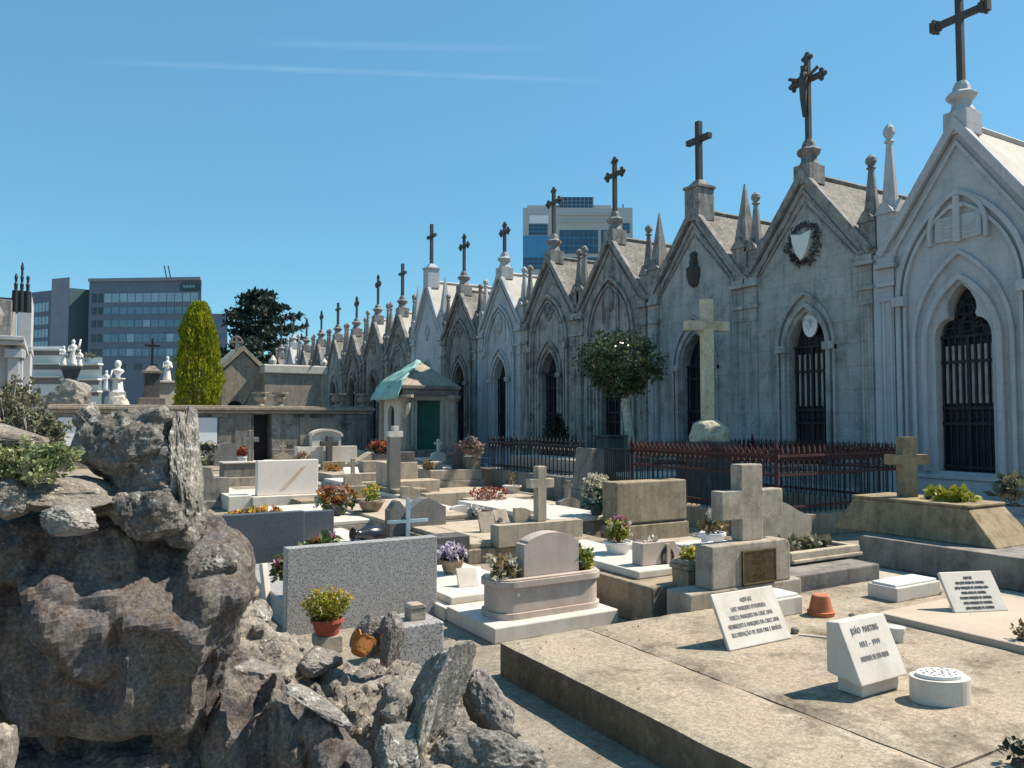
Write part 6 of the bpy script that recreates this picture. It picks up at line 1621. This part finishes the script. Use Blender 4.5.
# overhanging shelf, then the recessed draped face below it
Zf = R(-8)
blob(20, 606, 2.97, 130, 108, .34, (R(14), 0, Zf), sq=5); blob(135, 612, 3.0, 96, 98, .33, (R(15), R(-2), Zf), sq=5); blob(196, 592, 3.1, 46, 54, .30, (R(14), R(14), Zf), sq=3)
blob(-20, 690, 3.2, 120, 130, .36, (R(10), 0, Zf), sq=5); blob(110, 700, 3.22, 90, 120, .34, (R(12), R(3), Zf), sq=4); blob(185, 690, 3.3, 46, 120, .30, (R(10), R(-5), Zf), sq=4)
blob(60, 790, 3.1, 150, 60, .32, (R(6), 0, Zf), sq=4); blob(190, 790, 3.15, 70, 90, .3, (R(8), 0, Zf), sq=4); blob(60, 620, 3.7, 170, 110, .45, (0, 0, Z), sq=3)
blob(236, 752, 3.2, 26, 92, .26, (R(12), R(3), Zf), sq=4); blob(266, 758, 3.15, 26, 86, .26, (R(12), R(-3), Zf), sq=4); blob(298, 772, 3.12, 28, 82, .24, (R(12), R(4), Zf), sq=4); blob(328, 786, 3.1, 24, 74, .22, (R(12), R(-5), Zf), sq=4); blob(350, 798, 3.08, 20, 66, .2, (R(12), 0, Zf), sq=4)
big = blobmesh(B, .020, rocknoise, 'rock_outcrop', 'rock_rust', G(100, 790, 0), 'huge dark overhanging rockery mass filling the lower left corner', 'rock')
B = []
blob(425, 775, 3.2, 60, 50, .3, (0, 0, Z)); blob(485, 778, 3.3, 60, 40, .3, (0, R(15), Z)); blob(525, 790, 3.35, 34, 32, .25, (0, R(20), Z)); blob(375, 775, 3.3, 40, 55, .3, (0, R(8), Z))
blob(265, 680, 3.9, 60, 40, .45, (0, R(8), Z)); blob(340, 722, 3.75, 90, 40, .45, (0, R(10), Z)); blob(410, 716, 3.8, 70, 38, .4, (0, R(6), Z)); blob(460, 752, 3.6, 55, 36, .3, (0, R(10), Z))
blob(225, 620, 4.0, 26, 40, .4, (0, R(20), Z)); blob(285, 680, 4.2, 60, 32, .4, (0, R(8), Z)); blob(370, 693, 4.1, 60, 30, .35, (0, 0, Z)); blob(245, 650, 4.1, 34, 34, .4, (0, R(20), Z)); blob(240, 640, 4.6, 40, 40, .4, (0, R(10), Z)); blob(300, 668, 4.7, 60, 24, .3, (0, R(4), Z))
for (px, py, d, w_, h_, a_) in ((385, 738, 3.2, 15, 52, 14), (404, 765, 3.15, 17, 40, -12), (455, 770, 3.2, 18, 42, 22), (512, 766, 3.3, 15, 34, -30), (538, 778, 3.35, 11, 28, -36), (352, 716, 3.45, 16, 24, 12), (300, 674, 3.8, 20, 16, 20), (335, 690, 3.7, 18, 18, -14), (400, 700, 3.6, 14, 26, 18), (420, 735, 3.4, 14, 34, 26), (258, 640, 4.0, 18, 16, 30), (238, 622, 4.0, 12, 16, 24), (372, 690, 3.8, 20, 12, -8), (280, 690, 3.6, 18, 20, 10)): blob(px, py, d, w_, h_, .12, (R(-5), R(a_), Z), sq=3)
def banknoise(c, n):
    q = noise.voronoi(c * 8 + Vector((noise.noise(c * 6), noise.noise(c * 6 + Vector((3, 3, 3))), 0)) * .6)[0]
    return noise.fractal(c * 4.0, .9, 2.1, 5) * .035 + min(.05, (q[1] - q[0]) * .06) - .02 + noise.fractal(c * 30, .8, 2.2, 4) * .009
low = blobmesh(B, .018, banknoise, 'rock_bank', 'rubble', G(380, 790, 0), 'sunlit rubble-topped rock bank running down to the path, centre foreground', 'rock')
def loose(name, label, px, py, d, wpx, hpx, dep, rot, mat, seed, rough=.10, cuts=9, sub=5, sq=0):
    k = d / FPX; c = L_(px, py, d)
    mb = rockmesh(c, (wpx * k, dep, hpx * k), seed, sub, cuts, rough, rot, sq=sq)
    z = min(v[2] for v in mb.v)
    return tag(mb.build(name, mat, loc=(c.x, c.y, z)), label, 'rock')
loose('boulder', 'pale upright splinter of rock along the right side of the tall blocky outcrop', 188, 462, 2.95, 10, 50, .12, (R(8), R(-3), Z), 'rock_pale', 64, .16, 4, 5, 4)
loose('boulder', 'pale whitish stone on the top left corner of the tall blocky outcrop', 90, 420, 2.95, 13, 20, .09, (0, R(10), Z), 'rock_pale', 70, .12, 10)
loose('boulder', 'smooth tan stone half buried in plants at the left edge', 8, 436, 2.7, 36, 14, .14, (0, R(10), Z), 'rubble', 71, .06, 5)
loose('boulder', 'rounded grey stone at the left edge of the shelf', 5, 497, 2.55, 26, 22, .12, (0, R(6), Z), 'rock_pale', 72, .12, 7)
loose('boulder', 'flat pale lichen stone on the front of the shelf', 72, 520, 2.55, 28, 15, .10, (0, R(4), Z), 'rock_pale', 73, .12, 8)
loose('boulder', 'low tan stone slab forming the flat top of the shelf', 62, 492, 2.75, 56, 17, .22, (0, R(5), Z), 'rubble', 74, .10, 8)
loose('boulder', 'dark rounded rock hanging over beside the dark blue headstone', 214, 572, 3.0, 30, 32, .16, (0, R(16), Z), 'rock', 75, .12, 8)
loose('boulder', 'tall leaning slab of pale lichen-spotted rock by the path', 433, 698, 3.3, 25, 86, .13, (R(-6), R(33), Z), 'rock_pale', 80, .10, 6)
loose('boulder', 'angular dark-faced rock wedged right of the leaning slab', 486, 706, 3.45, 26, 40, .14, (0, R(-24), Z), 'rock', 81, .10, 11)
loose('boulder', 'curved upright stone beside the orange broken pot', 390, 641, 3.9, 14, 28, .10, (0, R(6), Z), 'rock', 82, .10, 7)
loose('boulder', 'grey stone with a sloping dark face in front of the yellow flowers', 318, 662, 3.75, 26, 16, .13, (0, R(10), Z), 'rock_pale', 83, .10, 10)
loose('boulder', 'small dark cube-like stone on the rubble left of the grey stone', 271, 653, 3.8, 15, 11, .08, (0, R(12), Z), 'rock', 84, .10, 11)
loose('boulder', 'speckled rounded rock at the bottom beside the path', 488, 762, 3.15, 58, 36, .18, (0, R(10), Z), 'rock', 85, .12, 6)
loose('boulder', 'jagged pale rock below the leaning slab', 400, 752, 3.05, 26, 34, .14, (0, R(14), Z), 'rock_pale', 86, .14, 10)
loose('boulder', 'long pale rock rim along the top of the dark fluted face', 322, 706, 2.98, 42, 7, .07, (0, R(30), Z), 'rock_pale', 87, .12, 9)
loose('boulder', 'thin pale wedge of rock standing at the bottom of the bank', 425, 725, 3.1, 7, 42, .08, (0, R(16), Z), 'rock_pale', 88, .10, 9)
loose('boulder', 'sunlit rock corner at the very lower left edge', 0, 750, 2.2, 12, 34, .08, (0, 0, Z), 'rubble', 89, .10, 8)
loose('boulder', 'sloping pale slab between the rock and the dark blue headstone', 248, 610, 4.3, 28, 9, .2, (0, R(32), Z), 'rock_pale', 90, .10, 9)
loose('boulder', 'dark hollow-faced stone arching behind the orange broken pot', 370, 636, 4.0, 24, 20, .10, (0, R(-12), Z), 'rock', 92, .10, 8)
loose('boulder', 'pale rock rim at the left end of the dark fluted face', 256, 668, 3.0, 24, 6, .07, (0, R(14), Z), 'rock_pale', 93, .1, 9)
B2 = []
def bb(px, py, d, w_, h_, dep, rot, seed, sq=5):
    k = d / FPX; B2.append((L_(px, py, d), (w_ * k, dep, h_ * k), rot, seed, sq))
bb(128, 454, 3.0, 50, 36, .20, (0, R(4), Z), 61); bb(155, 447, 3.02, 34, 42, .20, (0, R(-3), Z), 62); bb(150, 424, 3.0, 36, 15, .14, (0, R(-17), Z), 63, 3); bb(172, 470, 3.0, 20, 30, .18, (0, 0, Z), 64)
bb(150, 518, 2.96, 43, 30, .22, (0, R(-2), Z), 65); bb(122, 505, 2.98, 22, 22, .18, (0, 0, Z), 66); bb(184, 530, 2.98, 16, 18, .16, (0, R(8), Z), 68, 3); bb(102, 432, 3.0, 20, 18, .14, (0, R(-14), Z), 69, 3)
mb = MB()
for (c_, s_, r_, sd, sq_) in B2:
    q = rockmesh(c_, s_, sd, 4, 5, .06, r_, sq=sq_); mb.add(q.v, q.f)
tmp = mb.build('tmp', 'rock'); md = tmp.modifiers.new('r', 'REMESH'); md.mode = 'VOXEL'; md.voxel_size = .011
me = bpy.data.meshes.new_from_object(tmp.evaluated_get(bpy.context.evaluated_depsgraph_get())); bpy.data.objects.remove(tmp)
nr = [v.normal.copy() for v in me.vertices]; L0 = Vector(B2[4][0]) - Vector((0, 0, .12))
for v, n in zip(me.vertices, nr):
    c_ = v.co.copy(); q = noise.voronoi(c_ * 16)[0]
    v.co = c_ + n * (noise.fractal(c_ * 6, .9, 2.1, 6) * .022 + noise.fractal(c_ * 26, .8, 2.2, 5) * .010 - max(0, .25 - (q[1] - q[0])) * .02) - L0
me.name = 'boulder'; ob = bpy.data.objects.new('boulder', me); COL.objects.link(ob); ob.location = L0
tag(ob, 'tall blocky grey outcrop rising from the rock shelf, speckled with lichen', 'rock')
# broken orange pot
c = L_(362, 645, 3.72)
t = thing('broken_pot', 'broken rust-orange flower pot lying among the rocks', 'flower pot', (c.x, c.y, c.z - .06))
mb = MB(); n = 18; vs = []; fs = []
rnd = random.Random(5)
prof = [(.045, -.055), (.058, -.02), (.068, .02), (.078, .05)]
for j, (r, z) in enumerate(prof):
    for k in range(n):
        a = 2 * math.pi * k / n; zz = z + (rnd.uniform(-.03, .012) if j == 3 else 0)
        vs.append((c.x + r * math.cos(a), c.y + r * math.sin(a), c.z + zz))
for j in range(3):
    for k in range(n): fs.append((j * n + k, j * n + (k + 1) % n, (j + 1) * n + (k + 1) % n, (j + 1) * n + k))
mb.add(vs, fs); mb.f.append(tuple(range(n)))
tl = Matrix.Translation(c) @ Matrix.Rotation(R(38), 4, 'Y') @ Matrix.Rotation(R(-25), 4, 'X') @ Matrix.Scale(.82, 4) @ Matrix.Translation(-c)
o = mb.build('shell', 'rust_orange', t, mtx=tl); md = o.modifiers.new('s', 'SOLIDIFY'); md.thickness = .009
MB().lathe(c.x, c.y, [(.056, c.z - .03), (.06, c.z + .012), (.002, c.z + .025)], 12).build('soil', 'rust_orange', t, mtx=tl)
# pebbles and litter on the bank: countless small stones
mb = MB(); rnd = random.Random(77)
dg = bpy.context.evaluated_depsgraph_get()
cnt = 0
while cnt < 70:
    px = rnd.uniform(215, 540); py = rnd.uniform(600, 768)
    h, loc, nrm, fi, ob_, mm = S.ray_cast(dg, EYEV, ray(px, py).normalized())
    if not h or ob_ is not low or nrm.z < .35: cnt += .25; continue
    s = rnd.uniform(.006, .02) * (1 if rnd.random() < .85 else 2)
    r = rockmesh(loc + Vector((0, 0, s * .3)), (s, s * rnd.uniform(.6, 1), s * .6), rnd.random() * 40, 1, 5, .1, (0, 0, rnd.uniform(0, 3))); mb.add(r.v, r.f); cnt += 1
o = mb.build('loose_gravel', 'rubble'); o['kind'] = 'stuff'; o['label'] = 'loose gravel and chips strewn over the rock bank'
# dry grass in the hollows of the bank
mb = MB(); rnd = random.Random(31); cnt = 0; dg = bpy.context.evaluated_depsgraph_get()
while cnt < 170:
    h, loc, nrm, fi, ob_, mm = S.ray_cast(dg, EYEV, ray(rnd.uniform(215, 540), rnd.uniform(595, 768)).normalized()); cnt += 1
    if not h or ob_ is not low or nrm.z < .4: continue
    for q in range(7):
        a = rnd.uniform(0, 6.28); l = rnd.uniform(.03, .09); e = Vector((math.cos(a) * l, math.sin(a) * l, l * rnd.uniform(.15, .6))); sd_ = Vector((-math.sin(a), math.cos(a), 0)) * .0022
        mb.add([loc - sd_, loc + sd_, loc + e], [(0, 1, 2)])
o = mb.build('dry_grass', 'leaf_dry', recalc=False); o['kind'] = 'stuff'; o['label'] = 'wisps of dry grass in the hollows of the rock bank'
# litter: dry leaf bits and grit scattered on the platform and paths
mb = MB(); rnd = random.Random(9)
for k in range(420):
    if k < 220: x, y, z = rnd.uniform(XL + .02, XR), rnd.uniform(.6, YB), PZ + .006
    else: x, y, z = rnd.uniform(.6, XL - .05), rnd.uniform(2.6, 9), .004
    if k < 220 and x > xk - .05 and y > 1.85: z = PZ + .052
    if k < 220 and rnd.random() < .5: y = YB - abs(rnd.gauss(0, .25)); x = rnd.uniform(XL + .02, XR); z = PZ + .006 if not (x > xk - .05 and y > 1.85 and y < a_pk.y) else PZ + .052
    s_ = rnd.uniform(.003, .009); q = rockmesh((x, y, z), (s_, s_ * rnd.uniform(.5, 1), s_ * .35), k * .37, 1, 3, .1, (0, 0, rnd.uniform(0, 3))) if k % 3 else leaves(MB(), (x, y, z + .004), (.002, .002, .001), 1, s_ * 2.2, seed=k, asp=.6)
    mb.add(q.v, q.f)
o = mb.build('ground_litter', 'leaf_dry', recalc=False); o['kind'] = 'stuff'; o['label'] = 'grit and dry leaf bits scattered over the platform and paths'
# plants on the left rocks
def shrub(label, pts, mt, size, n, seed):
    c = L_(*pts[0][:3]); t = thing('rock_plant', label, 'plant', (c.x, c.y, c.z - .1)); mb = MB(); st = MB()
    for k, (px, py, d, r) in enumerate(pts):
        q = L_(px, py, d)
        for j in range(n):
            rnd = random.Random(seed + k * 100 + j)
            e = q + Vector((rnd.gauss(0, r * .55), rnd.gauss(0, r * .45), rnd.gauss(0, r * .40)))
            st.tube([q - Vector((0, 0, r)), e], .0025, 3)
            leaves(mb, e, (r * .25,) * 3, 16, size, seed=seed + k * 100 + j, upbias=.6)
    mb.build('foliage', mt, t, recalc=False); st.build('stems', 'bark', t)
shrub('olive shrub with pale tips behind the tan stone, left edge', [(8, 412, 3.4, .10), (30, 425, 3.4, .09), (-8, 405, 3.4, .10), (48, 432, 3.3, .06), (18, 398, 3.5, .07)], 'leaf_olive', .02, 60, 5)
shrub('low bright green plant spilling over the shelf at the left', [(18, 464, 2.58, .055), (42, 462, 2.6, .055), (60, 458, 2.62, .045), (-4, 468, 2.55, .055), (34, 470, 2.56, .045), (8, 456, 2.6, .05)], 'leaf_succulent', .02, 60, 6)

# ------------------------------------------------------------------ kinds that repeat share a group
GROUPS = {'headstone_tomb': 'headstones among the graves', 'headstone': 'headstones among the graves', 'grave_slab': 'flat grave slabs', 'grave_kerb': 'low grave kerbs',
          'boulder': 'rocks of the rockery', 'grave_plaque': 'leaning grave plaques', 'flower_bouquet': 'bouquets on the graves', 'potted_plant': 'potted plants on the graves',
          'flower_pot': 'flower pots on the graves', 'flower_box': 'white stone flower boxes', 'pebble': 'small stones on the platform', 'iron_railing': 'black iron railings',
          'tomb': 'tombs among the graves', 'cross_tomb': 'cross-topped tombs', 'statue_monument': 'monuments beyond the long wall', 'bust_monument': 'monuments beyond the long wall',
          'cross_monument': 'monuments beyond the long wall', 'planter_plants': 'plants in the round-ended planter', 'rock_plant': 'plants on the rockery', 'small_plant': 'small plants at the right edge',
          'office_building': 'office buildings on the left skyline', 'tomb_house': 'tomb houses beyond the long wall', 'stone_book': 'open stone books'}
for o_ in list(COL.objects):
    if o_.parent is None and 'label' in o_ and 'group' not in o_:
        k_ = o_.name.split('.')[0]
        if k_ in GROUPS: o_['group'] = GROUPS[k_]
